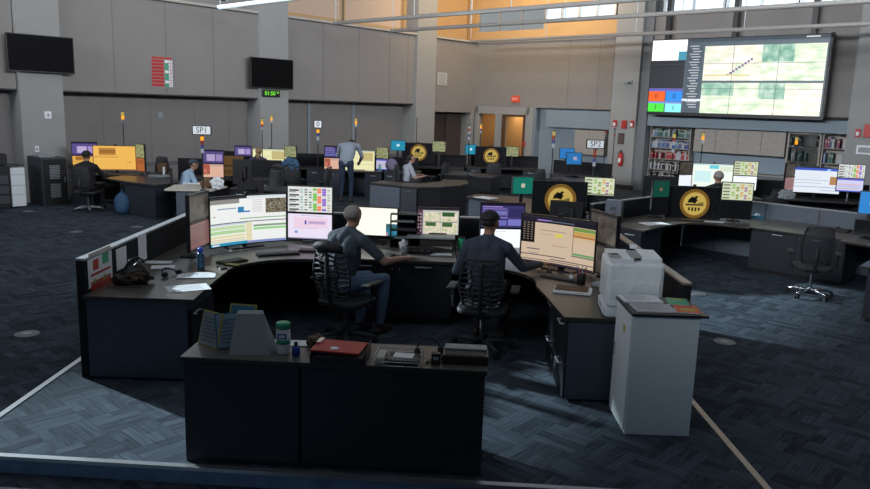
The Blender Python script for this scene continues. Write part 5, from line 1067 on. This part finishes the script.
for px, py, D_, rz, lb, hr in ((268, 182, 16.4, 150, 'empty dark office chair with headrest behind the big curved display', True), (290, 180, 18.2, 20, 'dark office chair with the blue jacket on its back', False), (155, 168, 18.7, 160, 'empty dark office chair right of the large orange display', False), (437, 175, 20.6, 60, 'empty dark office chair right of the seated woman', False), (491, 175, 21.2, 10, 'empty dark office chair before the doorway emblem display', False), (533, 172, 19.2, 30, 'empty dark office chair left of the pale grey end desk', False), (772, 190, 15.9, 10, 'empty dark office chair between the two white displays', False), (318, 185, 17.6, 80, 'empty dark office chair left of the standing person', False)):
    q = xat(px, py, D_); office_chair((q.x, D_, 0), D2R(rz), lb, ribs=False, headrest=hr)
q = xat(296, 168, 18.1); crumple('blue_jacket', q.x-.12, 18.0, .88, (.2, .12, .18), 'blued', 'blue jacket hung over a dark chair left of the standing person', 'jacket')
q = xat(391, 174, 20.4); e = empty('backpack', (q.x, 20.5, GZ+.001), 0, 'lavender grey backpack on the desk by the seated woman', 'bag')
mb = MB(); mb.ell((0, 0, .17), (.17, .11, .18), M['lav']); mb.build('body', None, e); mb = MB(); mb.ell((0, -.09, .12), (.11, .05, .09), M['lav']); mb.build('pocket', None, e); mb = MB(); mb.tube([(-.04, 0, .33), (0, 0, .38), (.04, 0, .33)], .012, M['lav']); mb.build('handle', None, e)
q = onz(130, 214, 0); e = empty('backpack', (q.x-.1, q.y-.14, .001), .2, 'dark blue backpack on the floor against the far left desk', 'bag')
mb = MB(); mb.ell((0, 0, .24), (.17, .12, .25), M['blued']); mb.build('body', None, e); mb = MB(); mb.ell((0, -.1, .16), (.12, .05, .12), M['blued']); mb.build('pocket', None, e); mb = MB(); mb.tube([(-.05, 0, .46), (0, 0, .54), (.05, 0, .46)], .012, M['blued']); mb.build('handle', None, e)
q = xat(163, 165, 17.6); e = empty('cardboard_box', (q.x, 17.55, GZ+.06), .2, 'small brown box with a white sheet right of the rust coloured monitor', 'box')
mb = MB(); mb.b2(-.1, .1, -.08, .08, 0, .2, M['brown'], bev=.004); mb.build('body', None, e); mb = MB(); mb.b2(.02, .07, -.084, -.081, -.1, .12, M['paper']); mb.build('sheet', None, e)
crumple('plastic_bag', *onz(786, 199, 1.02)[:2], 1.02, (.15, .04, .1), 'greyp', 'crumpled grey plastic bag on the blue grey partition', 'bag')
p = onz(383, 169, GZ); 
q = xat(380, 163, 20.4); mb = MB(); mb.lathe([(.03, 0), (.034, .01), (.034, .15), (.015, .18), (.015, .2)], mat('aqua_plastic', (.15, .45, .48), .3)); tag(mb.build('water_bottle', None, loc=(q.x, 20.35, GZ+.001)), 'aqua bottle beside the lavender backpack', 'bottle')
q = xat(761, 184, 15.9); mb = MB(); 
e = empty('folder_holder', (6.95, 16.75, GZ+.001), 0, 'purple and white folders standing right of the white lower monitor', 'folders')
for k, c in enumerate(('purple', 'paper', 'purple', 'lilacp' if 'lilacp' in M else 'lav')): mb = MB(); mb.b2(-.07+k*.035, -.045+k*.035, -.1, .1, 0, .28-.03*(k % 2), M[c]); mb.build('folder', None, e)
sheet(193, 184, GZ, .4, .3, .2, 'white papers on the desk near the person in light blue', n=6)
sheet(160, 177, GZ, .5, .3, .2, 'grey binders stacked on the desk right of the orange display', 'greyp', n=14)

# ================================================================== light poles (stack lights on long stems)
def stack_light(px, ytop, D_, label, base=GZ, segs=('amber', 'red', 'blue', 'white'), lit='amber', sgn=None, k=1., floor=None):
    c = ony(px, ytop, D_); e = empty('signal_light', (c.x, D_, base+.001), 0, label, 'signal light', 'coloured signal lights on poles')
    segh = .09*k; r = .035*k; n = len(segs); zt = c.z-base
    mb = MB(); mb.cyl(0, 0, 0, .02, .06, m=M['blackm']); mb.cyl(0, 0, .02, zt-n*segh, .012, m=M['blackm'], n=8); mb.build('pole', None, e)
    col = dict(amber=((1., .62, .08), 1.3), red=((.7, .22, .15), .35), blue=((.3, .38, .7), .35), white=((.8, .85, .9), .4), orange=((.8, .3, .12), .35), clear=((.6, .65, .7), .25), yellow=((.95, .85, .4), .5))
    for i, s_ in enumerate(segs):
        z1 = zt-i*segh; mb = MB(); cc, ss = col[s_]
        mb.cyl(0, 0, z1-segh+.004, z1, r, m=emat(cc, ss if s_ == lit or s_ != 'amber' else .4)); mb.build('lens', None, e)
    mb = MB(); mb.cyl(0, 0, zt, zt+.02, r*1.05, m=M['black']); mb.build('cap', None, e)
    if sgn:
        mb = MB(); w = .42*k if len(sgn) > 1 else .2; mb.b2(-w/2, w/2, -.01, .01, zt+.03, zt+.03+.2*k, M['black'], bev=.003); mb.b2(-w/2+.02, w/2-.02, -.014, -.0105, zt+.045, zt+.015+.2*k, M['paper'])
        text_mb(mb, sgn, .17*k, M['black'], upM(0, -.0145, zt+.03+.1*k)); mb.build('sign', None, e)
    return e
stack_light(122.5, 112, 18.2, 'signal light on a pole above the large orange display', segs=('yellow', 'amber', 'clear'), k=1.)
stack_light(202, 136.5, 14.6, 'signal light with the SP1 sign board', sgn='SP1', k=.9)
stack_light(262, 119, 19.8, 'signal light left of two above the purple monitor area', segs=('yellow', 'amber', 'red', 'white'), k=.8)
stack_light(271.5, 115.5, 21., 'signal light right of two above the pale yellow display', segs=('yellow', 'amber', 'white'), k=.8)
stack_light(318, 129.5, 17.4, 'signal light with a tiny square sign left of the standing person', segs=('amber', 'blue', 'white', 'clear'), sgn='0', k=.9)
stack_light(356, 118.5, 20.8, 'signal light above the standing person', segs=('yellow', 'amber', 'white'), k=.9)
stack_light(417, 118.5, 23.0, 'unlit grey signal light above the left small emblem', segs=('clear', 'clear'), k=.8)
stack_light(469.5, 126, 19.8, 'white and red signal light before the dark opening', segs=('white', 'orange', 'white', 'blue', 'white'), k=.8, lit=None)
stack_light(481, 124, 23.4, 'amber lit signal light in front of the doorway', segs=('yellow', 'amber', 'blue', 'white'), k=.8)
stack_light(554, 131.5, 16.6, 'tall signal light behind the middle emblem display', segs=('yellow', 'orange', 'blue', 'white'), k=1., lit=None)
stack_light(595, 150.5, 12.6, 'signal light with the SP2 sign board', sgn='SP2', segs=('orange', 'red', 'blue', 'white'), k=.75, lit=None)
stack_light(606, 131, 21.6, 'dim red tipped signal pole left of the pillar', segs=('red', 'clear'), k=.9, lit=None)
stack_light(615, 129, 21.0, 'thin grey signal pole in front of the pillar edge', segs=('clear', 'clear', 'red'), k=.8, lit=None)
stack_light(674.5, 134, 16.2, 'white and red signal light beside the left bookcase', segs=('yellow', 'red', 'white', 'blue', 'white'), k=.9, lit=None)
stack_light(703.5, 133, 17.2, 'amber signal light in front of the long wall cabinets at left', segs=('yellow', 'amber', 'white'), k=.9)
stack_light(797, 137.5, 17.2, 'amber signal light left of the right bookcase', segs=('yellow', 'amber'), k=.9)

# ================================================================== left wall machines
e = empty('copier', r2w(-18.2, 5.52, .001), -RA+PI/2, 'large black and white copier at the left edge of the room', 'copier')
mb = MB(); mb.b2(-.95, .32, -.3, .36, 0, .95, M['black'], bev=.02); mb.build('body', None, e)
mb = MB(); mb.b2(.325, .62, -.33, .32, .03, .9, M['white'], bev=.02)
for z in (.3, .5, .74): mb.b2(.33, .615, -.335, -.329, z, z+.008, M['greyp'])
mb.build('finisher', None, e)
mb = MB(); mb.b2(-.9, .3, -.26, .33, .952, 1.2, M['black'], bev=.02); mb.build('scanner_lid', None, e)
mb = MB(); mb.b2(.2, .6, -.36, -.05, .93, .96, M['dgrey'], M=Matrix.Rotation(.0, 4, 'X'), bev=.006); mb.build('control_panel', None, e)
for z in (.2, .42, .64): mb = MB(); mb.b2(-.9, .28, -.315, -.301, z-.09, z+.09, M['dgrey'], bev=.004); mb.box(-.3, -.32, z+.05, .3, .01, .02, M['steel']); mb.build('paper_drawer', None, e)
e = empty('server_cabinet', r2w(-18.3, 6.75, .001), -RA+PI/2, 'dark equipment cabinet with vented door left of the person in black', 'cabinet')
mb = MB(); mb.b2(-.27, .27, -.5, .35, 0, 1.1, M['dgrey'], bev=.01); mb.build('body', None, e)
mb = MB(); mb.b2(-.255, .255, -.522, -.502, .03, 1.07, M['blackm'], bev=.004); d_ = mb.build('door', None, e)
for z in (.36, .78):
    mb = MB()
    for k in range(9): mb.b2(-.12, .1, -.528, -.523, z-.16+k*.036, z-.14+k*.036, M['greyp'])
    mb.build('vent_grille', None, d_)
mb = MB(); mb.box(.2, -.535, .6, .02, .02, .12, M['steel']); mb.build('handle', None, d_)
mb = MB(); mb.b2(-.25, .1, -.3, .1, 1.1, 1.14, M['greyp'], bev=.006); mb.build('tray', None, e)

# round floor outlets
for px, py, z, lb in ((27, 334, 0, 'round floor outlet on the open carpet at lower left'), (724.5, 342, 0, 'round floor outlet on the carpet right of the pale cabinet'), (76, 232, 0, 'round floor outlet nearest the person in black'), (137, 227, 0, 'round floor outlet left of the far end of the partition'), (29, 211.5, 0, 'round floor outlet before the copier'), (698, 294, 0, 'round floor outlet behind the bronze topped partition')):
    p = onz(px, py, z); mb = MB(); mb.cyl(0, 0, 0, .006, .125, .12, m=M['floordisc'], n=32); mb.cyl(0, 0, .006, .009, .05, m=M['steel'], n=20); tag(mb.build('floor_outlet', None, loc=(p.x, p.y, .0008)), lb, 'floor outlet', 'round floor outlets')

# ================================================================== video wall
def onB(px, py, d=DB-.5): return room(px, py, d, 'B')
a = onB(651.5, 41); b = onB(827, 33.5); c = onB(647, 110.5)
VX0, VX1, VZ0, VZ1 = -11.05, -6.1, 2.68, 4.66
a0 = onB(648, 111); b0 = onB(822, 117); a1 = onB(653, 41); b1 = onB(828, 34)
VX0 = (a0.x+a1.x)/2; VX1 = b0.x*.8+b1.x*.2; VZ0 = (a0.z+b0.z)/2; VZ1 = (a1.z+b1.z)/2
W_, H_ = VX1-VX0, VZ1-VZ0
e = empty('video_wall', r2w(VX0+W_/2, DB-.5, VZ0), -RA, 'huge tiled video wall high on the back wall showing camera pictures', 'video wall')
mb = MB(); mb.b2(-W_/2-.03, W_/2+.05, .0, .3, -.05, H_+.03, M['black']); mb.b2(-W_/2-.03, W_/2+.05, -.03, .0, -.1, -.003, M['black']); mb.b2(W_/2, W_/2+.07, -.04, .1, -.05, H_+.05, M['black']); mb.build('housing', None, e)
R = [rc(0, 0, 1, 1, (.32, .38, .42)), rc(0, .72, .22, 1, (.97, 1, 1.), 1.4), rc(.17, .72, .22, .84, (.3, .6, .7)), rc(0, .33, .215, .72, (.16, .17, .2)), rc(0, .29, .215, .33, (.4, .4, .75)), rc(0, .12, .215, .145, (.5, .6, .9)),
     rc(0, .15, .105, .29, (1., .38, .03), 1.1), rc(.112, .15, .215, .29, (.15, .55, .95), 1.1), rc(0, 0, .105, .12, (.3, .9, .25), 1.1), rc(.112, 0, .215, .12, (.55, .95, .95), 1.1),
     rc(.225, 0, .315, .95, (.3, .35, .4)), rc(.33, .44, .66, .9, 'camB'), rc(.66, .44, .99, .9, 'camA'), rc(.33, 0, .66, .41, 'camA'), rc(.66, 0, .99, .41, 'camB'), rc(.33, .41, 1, .435, (.35, .42, .45)), rc(.225, .96, 1, 1, (.3, .34, .38)),
     rc(.66, .68, .83, .9, 'camC'), rc(.33, .24, .52, .41, 'camC'), rc(.66, .2, .8, .41, 'camC'), rc(.215, .16, .33, .19, (.95, .97, 1.))]
for k in range(24): R.append(rc(.24+.01*(k % 3), .9-k*.036, .29+.02*rnd.random(), .912-k*.036, (.8, .82, .85)))
for k in range(9): R.append(rc(.47+k*.016, .5+k*.025, .483+k*.016, .53+k*.025, (.5, .4, .6)))
R.append(rc(.34, .5, .6, .52, (.9, .85, .6))); R.append(rc(.88, .975, .95, .99, (.9, .9, .9)))
sm = screen_mesh(R, W_, H_, 0, -.002)
for t_, u, v in (('0', .05, .22), ('0', .165, .22), ('1', .05, .06), ('1', .165, .06)): text_mb(sm, t_, .2, emat((.1, .1, .15), 1), upM((u-.5)*W_, -.006, v*H_))
sm.build('screen', None, e)
mb = MB()
for k in range(1, 4): mb.b2(-W_/2+W_*k/4-.006, -W_/2+W_*k/4+.006, -.008, -.006, 0, H_)
for k in range(1, 3): mb.b2(-W_/2, W_/2, -.008, -.006, H_*k/3-.005, H_*k/3+.005)
mb.build('tile_seams', mat('seam_grey', (.12, .13, .14), .5), e)
for i, px in enumerate((669, 736, 815)):
    q = onB(px, 20, DB-.35); mb = MB(); mb.b2(q.x-VX0-W_/2-.07, q.x-VX0-W_/2+.07, .1, .3, H_+.031, H_+2.9); mb.build('mounting_arm', M['black'], e)
o = MB(); rb(o, -11.2, -5.4, DB-.12, DB-.02, 2.52, 2.6, M['blackm']); struct(o.build('trim_9', rot=-RA))

# ================================================================== alcove: bookcases, wall cabinets, counter
OAK = mat('washed_oak', (.36, .335, .30), .6, scale=12, noise=.2); M['oak'] = OAK
AY_ = DB+.6
def bookcase(x0, x1, z0, z1, label, shelves, bookcols, seed, side=None):
    e = empty('bookcase', r2w((x0+x1)/2, AY_-.2, z0+.001), -RA, label, 'bookcase'); w = x1-x0; h = z1-z0-.002
    mb = MB(); mb.b2(-w/2, w/2, .17, .19, 0, h, OAK)
    mb.b2(-w/2, -w/2+.03, -.18, .17, 0, h, OAK); mb.b2(w/2-.03, w/2, -.18, .17, 0, h, OAK); mb.b2(-w/2, w/2, -.18, .17, h-.03, h, OAK); mb.build('case', None, e)
    rr = random.Random(seed)
    for k in range(shelves):
        z = h*k/shelves; mb = MB(); mb.b2(-w/2+.031, w/2-.031, -.17, .165, z, z+.025, OAK); mb.build('shelf', None, e)
    return e, w, h
bcols = [mat('book_%d' % i, c, .6) for i, c in enumerate(((.45, .47, .5), (.08, .1, .25), (.4, .05, .06), (.05, .15, .12), (.02, .02, .03), (.5, .45, .35), (.15, .25, .4), (.25, .05, .1)))]
nb_ = 0
def ordw(n):
    b = ['', 'first', 'second', 'third', 'fourth', 'fifth', 'sixth', 'seventh', 'eighth', 'ninth', 'tenth', 'eleventh', 'twelfth', 'thirteenth', 'fourteenth', 'fifteenth', 'sixteenth', 'seventeenth', 'eighteenth', 'nineteenth', 'twentieth']
    return b[n] if n <= 20 else 'twenty-'+b[n-20] if n < 30 else 'thirtieth' if n == 30 else 'thirty-'+b[n-30]
def books(e, w, h, shelves, seed, where, bias, gap=.12):
    global nb_
    rr = random.Random(seed); base = e.location; ux = NL; uy = NB
    for k in range(shelves):
        z = h*k/shelves+.027; x = -w/2+.05; room_h = h/shelves-.05; cnt = 0
        while x < w/2-.09:
            if rr.random() < gap: x += .08; continue
            t = .035+.03*rr.random(); hh = min(room_h, room_h*(.6+.25*rr.random())); ci = rr.choice(bias[k % len(bias)])
            mb = MB(); mb.b2(-t/2, t/2, -.11, .11, .0, hh, bcols[ci], bev=.002); mb.b2(-t/2*.7, t/2*.7, -.1125, -.1105, hh*.6, hh*.8, bcols[5]); 
            p_ = base+ux*(x+t/2)+uy*(-.02)+Vector((0, 0, z)); cn = ('pale', 'navy', 'dark red', 'dark green', 'black', 'cream', 'blue', 'wine red')[ci]; cnt += 1
            o = mb.build('book', None, loc=p_, rot=(0, 0, -RA)); tag(o, '%s book, %s from left, %s shelf up in %s' % (cn, ordw(cnt), ordw(k+1), where), 'book', 'books in %s' % where); nb_ += 1
            x += t+.004
x0, x1 = onB(653, 150, AY_-.35).x, onB(690, 150, AY_-.35).x
e, w, h = bookcase(-11.42, x1, .0, 2.14, 'washed oak bookcase full of binders right of the pillar', 6, bcols, 1)
for_left = (e, w, h)
books(e, w, h, 6, 11, 'the left bookcase', [(4, 5), (4, 0), (0, 4), (2, 0, 2), (0, 6, 1), (3, 0, 6)])
xr0, xr1 = onB(822, 150, AY_-.35).x, -5.42
e, w, h = bookcase(xr0, xr1, .85, 2.14, 'washed oak bookcase beside the right pillar', 3, bcols, 2)
books(e, w, h, 3, 21, 'the right bookcase', [(7, 3, 1), (6, 0, 3), (0, 1, 7)])
xm0 = onB(787, 150, AY_-.35).x
e, w, h = bookcase(xm0, xr0-.03, .85, 2.14, 'glass fronted narrow bookcase left of the right bookcase', 3, bcols, 3)
mb = MB(); 
for xa, xb in ((-w/2, -w/2+.05), (w/2-.05, w/2)): mb.b2(xa, xb, -.2, -.182, 0, h, OAK)
mb.b2(-w/2, w/2, -.2, -.182, 0, .05, OAK); mb.b2(-w/2, w/2, -.2, -.182, h-.05, h, OAK); mb.build('door_frame', None, e)
mb = MB(); mb.b2(-w/2+.05, w/2-.05, -.192, -.188, .05, h-.05, mat('clear_glass', (.9, .95, .95), .03, trans=1., noise=0)); mb.build('glass_pane', None, e)
books(e, w, h, 3, 31, 'the glass fronted bookcase', [(0, 5), (0, 3), (4, 3)], .6)
# row of wall cabinets
cx0 = onB(693, 150, AY_-.4).x; cx1 = xm0-.05; n = 4
for k in range(n):
    w = (cx1-cx0)/n; xm = cx0+w*(k+.5); e = empty('wall_cabinet', r2w(xm, AY_-.2, 1.4), -RA, ('leftmost', 'second from left', 'third from left', 'rightmost')[k]+' of four washed oak wall cabinets over the rear counter', 'cabinet', 'wall cabinets over the rear counter')
    mb = MB(); mb.b2(-w/2+.002, w/2-.002, -.19, .19, 0, .72, OAK); mb.build('body', None, e); mb = MB(); mb.b2(-w/2+.006, w/2-.006, -.21, -.191, .005, .715, OAK, bev=.003); mb.build('door', None, e)
e = empty('rear_counter', r2w((cx0-.3+xr1)/2, AY_-.3, .001), -RA, 'long rear counter under the wall cabinets', 'counter'); w = xr1-(x1+.05)
mb = MB(); mb.b2(-w/2, w/2, -.3, .29, 0, .8, mat('counter_grey', (.14, .16, .18), .6)); mb.build('body', None, e); mb = MB(); mb.b2(-w/2, w/2, -.32, .29, .801, .84, OAK); mb.build('top', None, e)
e.location = r2w((x1+.05+xr1)/2, AY_-.3, .001)
# cabinet seen beyond SP2
q0 = onB(580, 131, DB+.3).x; q1 = -12.97
e = empty('wall_cabinet', r2w((q0+q1)/2, DB+.13, 1.05), -RA, 'washed oak wall cabinet left of the pillar behind the second supervisor sign', 'cabinet')
w = q1-q0; mb = MB(); mb.b2(-w/2, w/2, -.15, .16, 0, .85, OAK); mb.build('body', None, e)
for sg in (-1, 1): mb = MB(); mb.b2(sg*w/4-w/4+.004, sg*w/4+w/4-.004, -.17, -.151, .005, .845, OAK, bev=.003); mb.build('door', None, e)

# ================================================================== light
sun = bpy.data.lights.new('sun', 'SUN'); sun.energy = 7; sun.angle = D2R(1.6); sun.color = (.76, .92, 1.)
so = bpy.data.objects.new('sun', sun); C.objects.link(so)
dirv = Vector((math.cos(D2R(-34)), math.sin(D2R(-34)), -math.tan(D2R(21.5)))); so.rotation_euler = dirv.to_track_quat('-Z', 'Y').to_euler(); so.location = r2w(-22, 3, 8)
def area(name, loc, target, sx, sy, e_, col, spread=180):
    l = bpy.data.lights.new(name, 'AREA'); l.shape = 'RECTANGLE'; l.size = sx; l.size_y = sy; l.energy = e_; l.color = col; l.spread = D2R(spread)
    o = bpy.data.objects.new(name, l); C.objects.link(o); o.location = loc; o.rotation_euler = (Vector(target)-Vector(loc)).to_track_quat('-Z', 'Y').to_euler(); return o
area('ceiling_fill', r2w(-9, 9, 8.1), r2w(-9, 9.01, 0), 20, 16, 105, (.62, .8, 1.))  # added overhead fill for floor and desks; no skylight is built here
area('left_clerestory_glow', r2w(-19.2, 4, 6.2), r2w(0, 4, 1.), 16, 1.4, 110, (.8, .92, 1.))
area('right_side_fill', r2w(3, 10, 6.6), r2w(-19, 12, 5.4), 22, 1.6, 500, (.92, .95, 1.), 60)  # added unseen fill that brightens the left wall, no window behind it
area('front_side_fill', r2w(-8, -6, 6.6), r2w(-9, 23, 5.2), 20, 1.6, 600, (.92, .95, 1.), 55)  # added unseen fill from the camera side, aimed at the back wall
area('amber_glow', r2w(-15, 20.5, 7.6), r2w(-17, 23.5, 5.6), 6, 2, 230, (1., .72, .4))
area('corridor_lamp', r2w(-17.2, DB+1.2, 2.5), r2w(-17.2, DB+1.21, 0), 2, .5, 30, (1., .75, .45))
wd = bpy.data.worlds.new('World'); bpy.context.scene.world = wd; wd.use_nodes = True; bg = wd.node_tree.nodes['Background']; bg.inputs['Color'].default_value = (.55, .72, 1., 1); bg.inputs['Strength'].default_value = .08

# ================================================================== camera
cam = bpy.data.cameras.new('camera'); cam.sensor_width = 36; cam.lens = F/870*36; cam.clip_end = 200; cam.clip_start = .05
co = bpy.data.objects.new('camera', cam); C.objects.link(co); bpy.context.scene.camera = co
lr = Vector((1, 0, 0)); lu = Vector((0, math.sin(PT), math.cos(PT))); fw = Vector((0, math.cos(PT), -math.sin(PT)))
rx = lr*math.cos(RL)+lu*math.sin(RL); ux = -lr*math.sin(RL)+lu*math.cos(RL)
mw = Matrix((rx, ux, -fw)).transposed().to_4x4(); mw.translation = (0, 0, H); co.matrix_world = mw
sc = bpy.context.scene; vs = sc.view_settings; vs.view_transform = 'Standard'; vs.look = 'None'; vs.gamma = 1; vs.use_curve_mapping = False; vs.exposure = 0.
bpy.context.view_layer.update()
